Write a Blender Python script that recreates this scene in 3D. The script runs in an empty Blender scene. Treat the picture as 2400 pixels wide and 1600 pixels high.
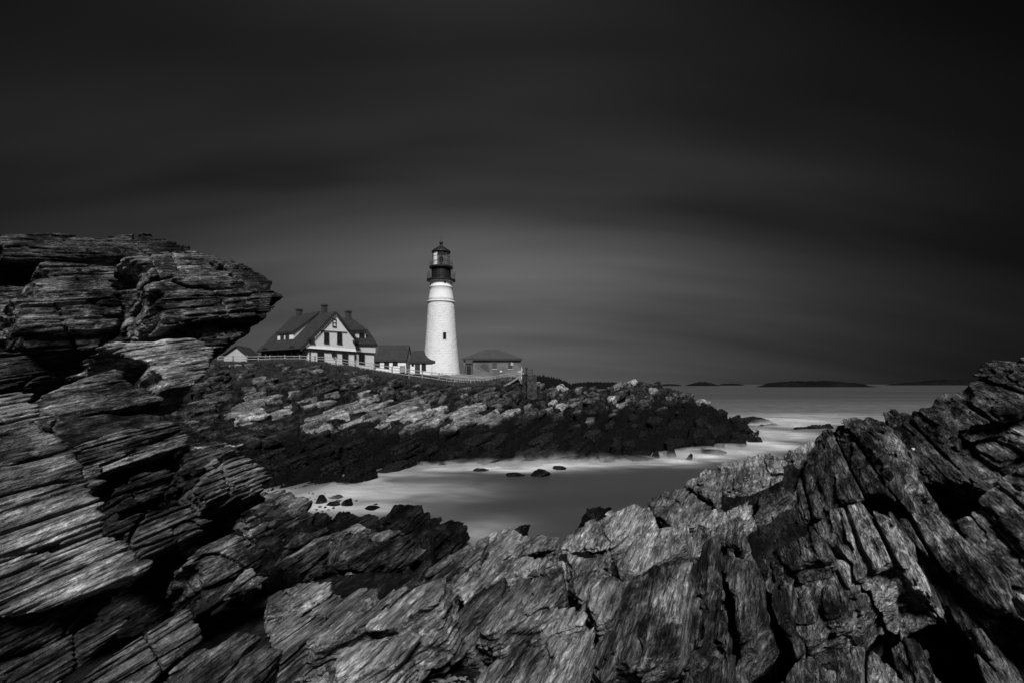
import bpy, bmesh, math, random
import numpy as np
from mathutils import Vector, Matrix

# ------------------------------------------------------------------ camera
SC = bpy.context.scene
COL = SC.collection
CAMZ = 8.0
FPX = 1200.0                       # focal length in photo pixels (photo 2400 x 1600), horizon at row 900
cam_d = bpy.data.cameras.new('camera')
cam_d.sensor_width = 36.0
cam_d.lens = 18.0
cam_d.shift_y = 100.0 / 2400.0
cam_d.clip_start = 0.05
cam_d.dof.use_dof = True
cam_d.dof.focus_distance = 6.5
cam_d.dof.aperture_fstop = 6.3
cam_d.clip_end = 60000
cam = bpy.data.objects.new('camera', cam_d)
COL.objects.link(cam)
cam.location = (0, 0, CAMZ)
cam.rotation_euler = (math.radians(90), 0, 0)
SC.camera = cam

# ------------------------------------------------------------------ light
SUN_EL = math.radians(47)
SUN_AZ = math.radians(174)         # clockwise from +Y (into the picture): behind the camera, to the right
sun_d = bpy.data.lights.new('sun', 'SUN')
sun_d.energy = 4.8
sun_d.angle = math.radians(16)
sun_d.color = (1.0, 1.0, 1.0)
sun = bpy.data.objects.new('sun', sun_d)
COL.objects.link(sun)
sdir = Vector((math.sin(SUN_AZ) * math.cos(SUN_EL), math.cos(SUN_AZ) * math.cos(SUN_EL), math.sin(SUN_EL)))
sun.rotation_euler = sdir.to_track_quat('Z', 'Y').to_euler()

world = bpy.data.worlds.new('World')
SC.world = world
world.use_nodes = True


def build_world():
    nt = world.node_tree
    nt.nodes.clear()
    N = nt.nodes.new
    L = nt.links.new
    out = N('ShaderNodeOutputWorld')
    bg = N('ShaderNodeBackground')
    L(bg.outputs[0], out.inputs[0])
    bg.inputs['Strength'].default_value = 0.1
    sky = N('ShaderNodeTexSky')
    sky.sky_type = 'NISHITA'
    sky.sun_disc = False
    sky.sun_elevation = SUN_EL
    sky.sun_rotation = SUN_AZ
    bw = N('ShaderNodeRGBToBW')
    L(sky.outputs[0], bw.inputs[0])
    tc = N('ShaderNodeTexCoord')

    def math_n(op, a, b=None, clamp=False):
        m = N('ShaderNodeMath')
        m.operation = op
        m.use_clamp = clamp
        for i, x in enumerate((a, b)):
            if x is None:
                continue
            if isinstance(x, (int, float)):
                m.inputs[i].default_value = x
            else:
                L(x, m.inputs[i])
        return m.outputs[0]
    # lighter part of the overcast above the point, falling off to heavy dark cloud all round
    flat = N('ShaderNodeVectorMath')
    flat.operation = 'MULTIPLY'
    flat.inputs[1].default_value = (1, 1, 0)
    L(tc.outputs['Generated'], flat.inputs[0])
    nrm = N('ShaderNodeVectorMath')
    nrm.operation = 'NORMALIZE'
    L(flat.outputs[0], nrm.inputs[0])
    dot = N('ShaderNodeVectorMath')
    dot.operation = 'DOT_PRODUCT'
    dot.inputs[1].default_value = Vector((-0.10, 1.0, 0.0)).normalized()
    L(nrm.outputs[0], dot.inputs[0])
    mx = math_n('MAXIMUM', dot.outputs['Value'], 0.0)
    az = math_n('POWER', mx, 6.5)
    sep0 = N('ShaderNodeSeparateXYZ')
    L(tc.outputs['Generated'], sep0.inputs[0])
    el = N('ShaderNodeMapRange')
    el.interpolation_type = 'SMOOTHSTEP'
    el.inputs['From Min'].default_value = 0.10
    el.inputs['From Max'].default_value = 0.50
    el.inputs['To Min'].default_value = 1.02
    el.inputs['To Max'].default_value = 0.20
    L(sep0.outputs['Z'], el.inputs['Value'])
    g = math_n('MULTIPLY', math_n('MULTIPLY', az, el.outputs[0]), 0.95)
    g = math_n('ADD', g, 0.012)
    # long streaks of drifting cloud, laid out on the cloud deck
    sep = N('ShaderNodeSeparateXYZ')
    L(tc.outputs['Generated'], sep.inputs[0])
    zz = math_n('ADD', math_n('MAXIMUM', sep.outputs['Z'], 0.0), 0.32)
    cx = math_n('DIVIDE', sep.outputs['X'], zz)
    cy = math_n('DIVIDE', sep.outputs['Y'], zz)
    cmb = N('ShaderNodeCombineXYZ')
    L(cx, cmb.inputs[0])
    L(cy, cmb.inputs[1])
    mp = N('ShaderNodeMapping')
    mp.inputs['Rotation'].default_value = (0, 0, math.radians(-28))
    mp.inputs['Location'].default_value = (5.2, 2.9, 0)
    mp.inputs['Scale'].default_value = (0.5, 2.3, 1)
    L(cmb.outputs[0], mp.inputs[0])
    nz = N('ShaderNodeTexNoise')
    nz.inputs['Scale'].default_value = 1.0
    nz.inputs['Detail'].default_value = 2.8
    nz.inputs['Roughness'].default_value = 0.5
    L(mp.outputs[0], nz.inputs['Vector'])
    mr = N('ShaderNodeMapRange')
    mr.inputs['From Min'].default_value = 0.3
    mr.inputs['From Max'].default_value = 0.7
    mr.inputs['To Min'].default_value = 0.45
    mr.inputs['To Max'].default_value = 1.5
    L(nz.outputs['Fac'], mr.inputs['Value'])
    # streaks melt into one pale veil low over the sea
    veil = N('ShaderNodeMapRange')
    veil.interpolation_type = 'SMOOTHSTEP'
    veil.inputs['From Min'].default_value = 0.0
    veil.inputs['From Max'].default_value = 0.22
    veil.inputs['To Min'].default_value = 0.35
    veil.inputs['To Max'].default_value = 1.0
    L(sep.outputs['Z'], veil.inputs['Value'])
    strk = math_n('ADD', math_n('MULTIPLY', math_n('SUBTRACT', mr.outputs[0], 1.0), veil.outputs[0]), 1.0)
    bwc = math_n('MULTIPLY', bw.outputs[0], 0.008)
    tot = math_n('MULTIPLY', math_n('ADD', g, bwc), strk)
    L(tot, bg.inputs['Color'])


build_world()
SC.view_settings.view_transform = 'Standard'
SC.view_settings.look = 'None'
SC.view_settings.exposure = 0.0
SC.view_settings.gamma = 1.0
SC.view_settings.use_curve_mapping = False

# ------------------------------------------------------------------ helpers
rng = np.random.default_rng(7)
random.seed(7)


def P(px, py, D):
    """point that stands D metres into the scene at photo column/row px, py"""
    return np.array([D * (px - 1200.0) / FPX, D, CAMZ + D * (900.0 - py) / FPX])


def ray(px, py):
    return np.array([(px - 1200.0) / FPX, 1.0, (900.0 - py) / FPX])


def water_pt(px, py):
    D = CAMZ * FPX / (py - 900.0)
    return P(px, py, D)


def mesh_obj(name, verts, faces, mat=None, parent=None, smooth=False):
    me = bpy.data.meshes.new(name)
    if isinstance(faces, np.ndarray):
        nf, k = faces.shape
        me.vertices.add(len(verts))
        me.vertices.foreach_set('co', np.asarray(verts, np.float32).ravel())
        me.loops.add(nf * k)
        me.loops.foreach_set('vertex_index', faces.astype(np.int32).ravel())
        me.polygons.add(nf)
        me.polygons.foreach_set('loop_start', np.arange(nf, dtype=np.int32) * k)
        me.polygons.foreach_set('loop_total', np.full(nf, k, np.int32))
        me.update(calc_edges=True)
    else:
        me.from_pydata([tuple(map(float, v)) for v in verts], [], [tuple(f) for f in faces])
        me.update()
    if smooth:
        me.polygons.foreach_set('use_smooth', np.ones(len(me.polygons), bool))
    if mat:
        me.materials.append(mat)
    o = bpy.data.objects.new(name, me)
    COL.objects.link(o)
    if parent is not None:
        o.parent = parent
    return o


def tag(o, label=None, cat=None, group=None, kind=None):
    if label:
        o['label'] = label
    if cat:
        o['category'] = cat
    if group:
        o['group'] = group
    if kind:
        o['kind'] = kind
    return o


def thing(name, label, cat, loc=(0, 0, 0), group=None):
    o = bpy.data.objects.new(name, None)
    o.empty_display_size = 0.3
    COL.objects.link(o)
    o.location = tuple(float(c) for c in loc)
    tag(o, label, cat, group)
    o.matrix_world = Matrix.Translation(o.location)
    return o


def adopt(child, root):
    """parent while keeping world placement (root is only translated)"""
    child.parent = root
    child.matrix_parent_inverse = Matrix.Translation(-Vector(root.location))
    return child


class MB:
    """collects boxes, prisms, tubes and polygons; build() links them as one mesh"""
    def __init__(self):
        self.v = []
        self.f = []

    def add(self, vs, fs):
        n = len(self.v)
        self.v += [tuple(map(float, p)) for p in vs]
        self.f += [tuple(i + n for i in f) for f in fs]
        return self

    def box8(self, c):
        return self.add(c, [(0, 3, 2, 1), (4, 5, 6, 7), (0, 1, 5, 4), (1, 2, 6, 5), (2, 3, 7, 6), (3, 0, 4, 7)])

    def obox(self, o, a, b, c):
        """box from corner o with edge vectors a, b, c"""
        o, a, b, c = (np.asarray(q, float) for q in (o, a, b, c))
        return self.box8([o, o + a, o + a + b, o + b, o + c, o + a + c, o + a + b + c, o + b + c])

    def prism(self, poly, ext):
        """polygon of 3D points extruded by a vector"""
        n = len(poly)
        ext = np.asarray(ext, float)
        vs = [np.asarray(p, float) for p in poly]
        vs += [p + ext for p in vs]
        fs = [tuple(range(n))[::-1], tuple(range(n, 2 * n))]
        for i in range(n):
            j = (i + 1) % n
            fs.append((i, j, n + j, n + i))
        return self.add(vs, fs)

    def tube(self, p, q, r, n=6, r2=None):
        p = np.asarray(p, float)
        q = np.asarray(q, float)
        r2 = r if r2 is None else r2
        d = (q - p) / (np.linalg.norm(q - p) + 1e-9)
        a = np.cross(d, [0, 0, 1.0])
        if np.linalg.norm(a) < 1e-3:
            a = np.array([1.0, 0, 0])
        a /= np.linalg.norm(a)
        b = np.cross(d, a)
        vs = []
        for c, rr in ((p, r), (q, r2)):
            for i in range(n):
                t = 2 * math.pi * i / n
                vs.append(c + rr * (a * math.cos(t) + b * math.sin(t)))
        fs = [tuple(range(n))[::-1], tuple(range(n, 2 * n))]
        for i in range(n):
            j = (i + 1) % n
            fs.append((i, j, n + j, n + i))
        return self.add(vs, fs)

    def lathe(self, c, prof, n=32, cap=True):
        """profile [(r, z)...] round a vertical axis through c (x, y)"""
        vs = []
        for r, z in prof:
            for i in range(n):
                t = 2 * math.pi * i / n
                vs.append((c[0] + r * math.cos(t), c[1] + r * math.sin(t), z))
        fs = []
        for k in range(len(prof) - 1):
            for i in range(n):
                j = (i + 1) % n
                fs.append((k * n + i, k * n + j, (k + 1) * n + j, (k + 1) * n + i))
        if cap:
            fs.append(tuple(range(n))[::-1])
            fs.append(tuple(range((len(prof) - 1) * n, len(prof) * n)))
        return self.add(vs, fs)

    def build(self, name, mat=None, parent=None, smooth=False, keep=True):
        o = mesh_obj(name, self.v, self.f, mat, None, smooth)
        if parent is not None:
            if keep:
                o.parent = parent
                if parent.parent is None:
                    o.matrix_parent_inverse = Matrix.Translation(-Vector(parent.location))
            else:
                o.parent = parent
        return o


# ------------------------------------------------------------------ noise (numpy)
_TAB = np.random.default_rng(3).random((64, 64, 64), dtype=np.float32)
_TABF = np.ascontiguousarray(_TAB).ravel()


def vnoise(x, y, z):
    """value noise 0..1; arrays of one shape"""
    xi = np.floor(x)
    yi = np.floor(y)
    zi = np.floor(z)
    fx = (x - xi).astype(np.float32)
    fy = (y - yi).astype(np.float32)
    fz = (z - zi).astype(np.float32)
    fx = fx * fx * (3 - 2 * fx)
    fy = fy * fy * (3 - 2 * fy)
    fz = fz * fz * (3 - 2 * fz)
    xi = xi.astype(np.int32) & 63
    yi = yi.astype(np.int32) & 63
    zi = zi.astype(np.int32) & 63
    x1 = (xi + 1) & 63
    y1 = (yi + 1) & 63
    z1 = (zi + 1) & 63
    xi <<= 12
    x1 <<= 12
    yi <<= 6
    y1 <<= 6
    T = _TABF
    a = T[xi + yi + zi]
    a += (T[x1 + yi + zi] - a) * fx
    b = T[xi + y1 + zi]
    b += (T[x1 + y1 + zi] - b) * fx
    a += (b - a) * fy
    c = T[xi + yi + z1]
    c += (T[x1 + yi + z1] - c) * fx
    d = T[xi + y1 + z1]
    d += (T[x1 + y1 + z1] - d) * fx
    c += (d - c) * fy
    return a + (c - a) * fz


def fbm(x, y, z, o=3):
    s = 0.0
    a = 0.5
    t = 0.0
    for i in range(o):
        k = 2.03 ** i
        s = s + a * vnoise(x * k + 7.3 * i, y * k + 3.1 * i, z * k + 11.7 * i)
        t += a
        a *= 0.5
    return s / t


def hash01(i, j, k=0):
    i = np.asarray(i).astype(np.int64)
    j = np.asarray(j).astype(np.int64)
    return _TABF[(((i * 73856093) ^ (j * 19349663) ^ (k * 83492791)) % 262144)]


def sstep(a, b, x):
    t = np.clip((x - a) / (b - a), 0, 1)
    return t * t * (3 - 2 * t)


# ------------------------------------------------------------------ materials
def new_mat(name):
    m = bpy.data.materials.new(name)
    m.use_nodes = True
    nt = m.node_tree
    b = nt.nodes['Principled BSDF']
    return m, nt, b


def setg(b, g, rough=0.8, spec=0.3, metal=0.0):
    b.inputs['Base Color'].default_value = (g, g, g, 1)
    b.inputs['Roughness'].default_value = rough
    b.inputs['Specular IOR Level'].default_value = spec
    b.inputs['Metallic'].default_value = metal


def nodes_of(nt):
    N = nt.nodes.new
    L = nt.links.new

    def noise(vec, scale, detail=4, rough=0.6, dist=0.0):
        n = N('ShaderNodeTexNoise')
        n.inputs['Scale'].default_value = scale
        n.inputs['Detail'].default_value = detail
        n.inputs['Roughness'].default_value = rough
        n.inputs['Distortion'].default_value = dist
        if vec is not None:
            L(vec, n.inputs['Vector'])
        return n.outputs['Fac']

    def rng_(v, a, b, c, d, smooth=False):
        m = N('ShaderNodeMapRange')
        if smooth:
            m.interpolation_type = 'SMOOTHSTEP'
        m.inputs['From Min'].default_value = a
        m.inputs['From Max'].default_value = b
        m.inputs['To Min'].default_value = c
        m.inputs['To Max'].default_value = d
        L(v, m.inputs['Value'])
        return m.outputs[0]

    def mth(op, a, b=None):
        m = N('ShaderNodeMath')
        m.operation = op
        for i, x in enumerate((a, b)):
            if x is None:
                continue
            if isinstance(x, (int, float)):
                m.inputs[i].default_value = x
            else:
                L(x, m.inputs[i])
        return m.outputs[0]

    def mapping(vec, rot=(0, 0, 0), scale=(1, 1, 1), loc=(0, 0, 0)):
        m = N('ShaderNodeMapping')
        m.inputs['Rotation'].default_value = rot
        m.inputs['Scale'].default_value = scale
        m.inputs['Location'].default_value = loc
        L(vec, m.inputs[0])
        return m.outputs[0]

    def bump(h, strength, dist, prev=None):
        m = N('ShaderNodeBump')
        m.inputs['Strength'].default_value = strength
        m.inputs['Distance'].default_value = dist
        L(h, m.inputs['Height'])
        if prev is not None:
            L(prev, m.inputs['Normal'])
        return m.outputs[0]

    def pos():
        g = N('ShaderNodeNewGeometry')
        return g.outputs['Position']

    def mix(f, a, b):
        # scalar mix
        m = N('ShaderNodeMix')
        m.data_type = 'FLOAT'
        for key, x in ((0, f), (2, a), (3, b)):
            if isinstance(x, (int, float)):
                m.inputs[key].default_value = x
            else:
                L(x, m.inputs[key])
        return m.outputs[0]
    return N, L, noise, rng_, mth, mapping, bump, pos, mix


# geology: every ledge here is drawn out along one direction (LD); layers are stacked along LM
LD = np.array([0.46, 1.0, 0.217])
LD /= np.linalg.norm(LD)
LV = np.cross(LD, [0, 0, 1.0])
LV /= np.linalg.norm(LV)
LW = np.cross(LV, LD)
_a = math.radians(28)
LM = math.cos(_a) * LW - math.sin(_a) * LV
LQ = np.cross(LM, LD)


def strata_vec(nt, N, L, scale):
    """texture vector in the rock's own frame: x along the lineation, y in the layer, z across layers"""
    g = N('ShaderNodeNewGeometry')
    cmb = N('ShaderNodeCombineXYZ')
    for i, ax in enumerate((LD, LQ, LM)):
        d = N('ShaderNodeVectorMath')
        d.operation = 'DOT_PRODUCT'
        L(g.outputs['Position'], d.inputs[0])
        d.inputs[1].default_value = tuple(ax * scale[i])
        L(d.outputs['Value'], cmb.inputs[i])
    return cmb.outputs[0]


def rock_mat(name, lo, hi, s=1.0, wet=None, rough=0.85, spec=0.08, lich=0.0, bumpk=1.0, an=1.0, pw=1.7, crust_shade=0.22):
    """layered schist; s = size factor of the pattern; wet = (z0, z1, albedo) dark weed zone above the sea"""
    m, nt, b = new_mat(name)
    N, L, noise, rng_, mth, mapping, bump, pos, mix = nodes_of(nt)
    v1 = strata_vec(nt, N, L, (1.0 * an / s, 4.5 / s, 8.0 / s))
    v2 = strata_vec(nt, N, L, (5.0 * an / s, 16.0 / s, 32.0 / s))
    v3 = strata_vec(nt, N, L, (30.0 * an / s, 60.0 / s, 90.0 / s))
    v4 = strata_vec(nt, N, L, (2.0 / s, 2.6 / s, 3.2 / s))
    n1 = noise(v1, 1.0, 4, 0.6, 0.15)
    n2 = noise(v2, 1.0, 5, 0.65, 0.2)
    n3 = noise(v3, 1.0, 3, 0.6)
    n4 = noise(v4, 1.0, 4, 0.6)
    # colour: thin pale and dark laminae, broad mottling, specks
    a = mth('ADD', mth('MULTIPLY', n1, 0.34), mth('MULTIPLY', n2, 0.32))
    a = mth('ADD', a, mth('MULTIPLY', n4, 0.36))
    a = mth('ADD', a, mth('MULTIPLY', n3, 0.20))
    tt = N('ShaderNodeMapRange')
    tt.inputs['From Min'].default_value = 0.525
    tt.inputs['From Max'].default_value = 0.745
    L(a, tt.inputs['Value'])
    col = mth('ADD', mth('MULTIPLY', mth('POWER', tt.outputs[0], pw), hi - lo), lo)  # power curve puts some of the shading contrast into the colour
    # dark crusts of lichen with their own outline, blackened further to paint in shade
    cr = noise(strata_vec(nt, N, L, (2.4 / s, 3.4 / s, 4.2 / s)), 1.0, 6, 0.7)
    dk = rng_(cr, 0.50, 0.62, 1.0, crust_shade, True)
    col = mth('MULTIPLY', col, dk)
    # thin dark partings between laminae and pale broken flakes
    pl = noise(strata_vec(nt, N, L, (1.6 * an / s, 13.0 / s, 22.0 / s)), 1.0, 4, 0.6, 0.1)
    pd = rng_(mth('ABSOLUTE', mth('SUBTRACT', pl, 0.5)), 0.0, 0.035, 0.25, 1.0)
    col = mth('MULTIPLY', col, pd)
    fl = noise(strata_vec(nt, N, L, (9.0 * an / s, 20.0 / s, 34.0 / s)), 1.0, 5, 0.7)
    col = mth('MULTIPLY', col, rng_(fl, 0.52, 0.62, 0.82, 1.75))
    if lich > 0:
        lc = noise(strata_vec(nt, N, L, (6 / s, 7 / s, 8 / s)), 1.0, 5, 0.7)
        lw = rng_(lc, 0.60, 0.66, 0.0, lich, True)
        col = mix(lw, col, hi * 1.15)
    if wet:
        sp = N('ShaderNodeSeparateXYZ')
        L(pos(), sp.inputs[0])
        zz = mth('ADD', sp.outputs['Z'], mth('MULTIPLY', noise(pos(), 0.11, 5, 0.65), wet[3]))
        zz = mth('SUBTRACT', zz, mth('MULTIPLY', mth('ADD', sp.outputs['X'], 26.0), wet[4]))
        wf = rng_(zz, wet[0], wet[1], 1.0, 0.0, True)
        col = mix(wf, col, mth('MULTIPLY', rng_(n2, 0.46, 0.74, 0.12, 6.0), wet[2]))  # paler streaks in the weed colour stand in for highlights
    oi = N('ShaderNodeObjectInfo')
    col = mth('MULTIPLY', col, rng_(oi.outputs['Random'], 0, 1, 0.62, 1.3))
    c3 = N('ShaderNodeCombineColor')
    for i in range(3):
        L(col, c3.inputs[i])
    L(c3.outputs[0], b.inputs['Base Color'])
    b.inputs['Roughness'].default_value = rough
    b.inputs['Specular IOR Level'].default_value = spec
    n5 = noise(strata_vec(nt, N, L, (28.0 / s, 38.0 / s, 45.0 / s)), 1.0, 4, 0.7)
    h = mth('ADD', mth('ADD', n2, mth('MULTIPLY', n3, 0.5)), mth('MULTIPLY', n5, 0.35))
    bn = bump(h, 1.0 * bumpk, 0.05 * s)
    L(bn, b.inputs['Normal'])
    return m


def flat_mat(name, g, rough=0.8, spec=0.3, var=0.25, scale=3.0, bumps=0.0, metal=0.0):
    m, nt, b = new_mat(name)
    setg(b, g, rough, spec, metal)
    N, L, noise, rng_, mth, mapping, bump, pos, mix = nodes_of(nt)
    n = noise(pos(), scale, 5, 0.65)
    col = rng_(n, 0.3, 0.7, g * (1 - var), g * (1 + var))
    c3 = N('ShaderNodeCombineColor')
    for i in range(3):
        L(col, c3.inputs[i])
    L(c3.outputs[0], b.inputs['Base Color'])
    if bumps > 0:
        L(bump(noise(pos(), scale * 4, 4), 0.6, bumps), b.inputs['Normal'])
    return m


def clap_mat(name, g, pitch, var=0.06):
    """painted horizontal clapboards, too narrow here to tell apart"""
    m, nt, b = new_mat(name)
    setg(b, g, 0.7, 0.3)
    N, L, noise, rng_, mth, mapping, bump, pos, mix = nodes_of(nt)
    sp = N('ShaderNodeSeparateXYZ')
    L(pos(), sp.inputs[0])
    fr = mth('FRACT', mth('DIVIDE', sp.outputs['Z'], pitch))
    gap = rng_(fr, 0.0, 0.16, 0.72, 1.0)
    n = noise(pos(), 1.3, 5, 0.7)
    col = mth('MULTIPLY', rng_(n, 0.3, 0.7, g * (1 - var), g * (1 + var)), gap)
    c3 = N('ShaderNodeCombineColor')
    for i in range(3):
        L(col, c3.inputs[i])
    L(c3.outputs[0], b.inputs['Base Color'])
    L(bump(mth('SUBTRACT', 1.0, fr), 0.7, 0.02), b.inputs['Normal'])
    return m


def brick_mat(name, lo, hi, mortar, sx=1.0):
    m, nt, b = new_mat(name)
    setg(b, lo, 0.85, 0.2)
    N, L, noise, rng_, mth, mapping, bump, pos, mix = nodes_of(nt)
    sp = N('ShaderNodeSeparateXYZ')
    L(pos(), sp.inputs[0])
    cmb = N('ShaderNodeCombineXYZ')
    L(mth('ADD', sp.outputs['X'], sp.outputs['Y']), cmb.inputs[0])
    L(sp.outputs['Z'], cmb.inputs[1])
    br = N('ShaderNodeTexBrick')
    br.inputs['Scale'].default_value = sx
    br.inputs['Mortar Size'].default_value = 0.02
    br.inputs['Brick Width'].default_value = 0.42
    br.inputs['Row Height'].default_value = 0.16
    br.inputs['Color1'].default_value = (lo, lo, lo, 1)
    br.inputs['Color2'].default_value = (hi, hi, hi, 1)
    br.inputs['Mortar'].default_value = (mortar, mortar, mortar, 1)
    L(cmb.outputs[0], br.inputs['Vector'])
    bw = N('ShaderNodeRGBToBW')
    L(br.outputs['Color'], bw.inputs[0])
    # repaired patches and stains
    pt = rng_(noise(pos(), 0.35, 3, 0.6), 0.42, 0.6, 0.8, 1.25)
    col = mth('MULTIPLY', bw.outputs[0], pt)
    c3 = N('ShaderNodeCombineColor')
    for i in range(3):
        L(col, c3.inputs[i])
    L(c3.outputs[0], b.inputs['Base Color'])
    L(bump(br.outputs['Fac'], -0.5, 0.01), b.inputs['Normal'])
    return m


M = {}
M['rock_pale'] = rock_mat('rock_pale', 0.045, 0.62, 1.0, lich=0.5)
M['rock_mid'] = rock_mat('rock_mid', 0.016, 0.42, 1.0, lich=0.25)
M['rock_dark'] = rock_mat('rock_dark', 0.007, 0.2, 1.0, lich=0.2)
M['rock_core_shade'] = rock_mat('rock_core_shade', 0.004, 0.11, 1.0)  # near-black colour stands in for shade in gaps and caves between slabs
M['plank_pale'] = rock_mat('plank_pale', 0.06, 0.52, 1.0, lich=0.4, an=0.8, pw=1.25, crust_shade=0.5)
M['plank_mid'] = rock_mat('plank_mid', 0.02, 0.33, 1.0, lich=0.3, an=0.8, pw=1.3, crust_shade=0.4)
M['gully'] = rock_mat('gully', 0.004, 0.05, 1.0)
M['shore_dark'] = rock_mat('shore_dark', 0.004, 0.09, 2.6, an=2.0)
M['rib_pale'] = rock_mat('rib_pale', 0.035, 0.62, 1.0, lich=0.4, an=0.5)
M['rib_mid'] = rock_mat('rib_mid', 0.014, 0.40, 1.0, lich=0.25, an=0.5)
M['rib_dark'] = rock_mat('rib_dark', 0.008, 0.24, 1.0, lich=0.3, an=0.5)  # dark copy: shading of the right ridge is put into its colour
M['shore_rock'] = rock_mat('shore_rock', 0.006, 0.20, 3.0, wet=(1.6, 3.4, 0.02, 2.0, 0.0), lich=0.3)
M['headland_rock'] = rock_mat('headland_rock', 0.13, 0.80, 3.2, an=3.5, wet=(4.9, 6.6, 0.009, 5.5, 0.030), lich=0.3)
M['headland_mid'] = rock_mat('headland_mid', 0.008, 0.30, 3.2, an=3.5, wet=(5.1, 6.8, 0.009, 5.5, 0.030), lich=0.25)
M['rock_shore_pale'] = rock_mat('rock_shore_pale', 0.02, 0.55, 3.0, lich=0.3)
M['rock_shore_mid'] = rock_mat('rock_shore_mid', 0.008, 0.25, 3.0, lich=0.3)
M['weed_rock'] = rock_mat('weed_rock', 0.003, 0.05, 3.0, an=2.0, rough=0.75, spec=0.05)
M['white_paint'] = flat_mat('white_paint', 0.70, 0.6, 0.3, 0.08, 0.6)
M['stone_paint'] = flat_mat('stone_paint', 0.64, 0.75, 0.3, 0.10, 0.9, 0.03)
M['clapboard'] = clap_mat('clapboard', 0.66, 0.16)
M['shingle'] = clap_mat('shingle', 0.026, 0.22, 0.35)
M['dark_trim'] = flat_mat('dark_trim', 0.03, 0.6, 0.3, 0.2, 1.0)
M['black_iron'] = flat_mat('black_iron', 0.012, 0.5, 0.35, 0.4, 1.2)
M['shed_paint'] = flat_mat('shed_paint', 0.36, 0.7, 0.3, 0.15, 0.6)
M['brick'] = brick_mat('brick', 0.09, 0.135, 0.12)
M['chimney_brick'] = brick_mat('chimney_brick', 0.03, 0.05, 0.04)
M['weathered_wood'] = flat_mat('weathered_wood', 0.26, 0.85, 0.2, 0.35, 2.0)
M['concrete'] = flat_mat('concrete', 0.24, 0.9, 0.2, 0.5, 0.7, 0.03)
M['grass'] = flat_mat('grass', 0.035, 0.8, 0.1, 0.6, 0.8)
M['path'] = flat_mat('path', 0.22, 0.9, 0.1, 0.35, 0.5, 0.03)
M['tree'] = flat_mat('tree', 0.005, 0.9, 0.05, 0.5, 0.02)
M['pebble'] = flat_mat('pebble', 0.12, 0.7, 0.3, 0.7, 23.0)
M['pale_stone'] = flat_mat('pale_stone', 0.42, 0.7, 0.3, 0.25, 30.0, 0.004)
M['seaweed'] = flat_mat('seaweed', 0.02, 0.5, 0.4, 0.5, 20.0)
M['dry_stick'] = flat_mat('dry_stick', 0.16, 0.8, 0.2, 0.4, 30.0)


def glass_mat(name, g, alpha=1.0):
    m, nt, b = new_mat(name)
    setg(b, g, 0.08, 0.5)
    b.inputs['Alpha'].default_value = alpha
    return m


M['window_glass'] = glass_mat('window_glass', 0.02)
M['lantern_glass'] = glass_mat('lantern_glass', 0.3, 0.04)
M['lens_glass'] = glass_mat('lens_glass', 0.03)

# ------------------------------------------------------------------ headland (terrain)
HP = []      # surveyed heights (x, y, z)
for px, py, D in [
    # lower edge where rock meets water
    (560, 1150, 37.5), (640, 1146, 38.2), (750, 1141, 39.3), (850, 1128, 41.3), (690, 1115, 41.5), (800, 1108, 43), (885, 1105, 46.6), (1000, 1092, 50), (1150, 1086, 52),
    (1300, 1078, 54), (1420, 1081, 53), (1540, 1082, 53), (1568, 1072, 56), (1600, 1060, 60), (1690, 1052, 63), (1755, 1047, 65.5), (1790, 1006, 92),
    (1785, 984, 115),
    # top of the dark weed ledge
    (560, 1060, 44), (640, 1050, 46), (760, 1030, 49.5), (860, 1020, 51), (1000, 1005, 55), (1100, 1000, 58),
    (1200, 990, 61), (1300, 985, 64), (1400, 985, 66), (1480, 985, 67), (1560, 1000, 66), (1650, 1010, 69),
    # pale slabs
    (440, 985, 52), (520, 985, 53), (600, 1006, 51.5), (700, 985, 56), (800, 970, 60), (900, 955, 64), (1000, 948, 67), (1100, 935, 70),
    (1180, 920, 73),
    # upper broken ledges
    (420, 940, 57), (500, 915, 63), (600, 905, 67), (700, 905, 69), (800, 915, 70), (900, 912, 73), (1000, 915, 75), (1100, 914, 77),
    # brow in front of the fence
    (420, 880, 66), (520, 858, 78), (600, 853, 80), (700, 850, 82), (760, 852, 82), (820, 863, 82), (880, 874, 82),
    (950, 888, 82), (1020, 896, 82), (1080, 900, 82), (1140, 900, 82), (1190, 884, 82), (1215, 886, 81),
    (1225, 936, 77.5), (1245, 937, 77.5), (1262, 934, 78), (1232, 930, 79.5), (1255, 930, 79.5), (1275, 926, 81), (1243, 925, 81.5),
    # seaward knoll right of the sea wall
    (1290, 922, 82), (1330, 925, 83), (1380, 908, 88), (1430, 904, 90), (1490, 892, 91), (1540, 897, 91), (1575, 906, 90),
    (1600, 920, 88), (1650, 942, 85), (1700, 965, 83), (1750, 985, 82), (1400, 945, 77), (1500, 940, 79), (1570, 955, 77), (1300, 955, 72),
    (1700, 1010, 74), (1760, 1008, 82),
]:
    HP.append(P(px, py, D))
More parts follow.
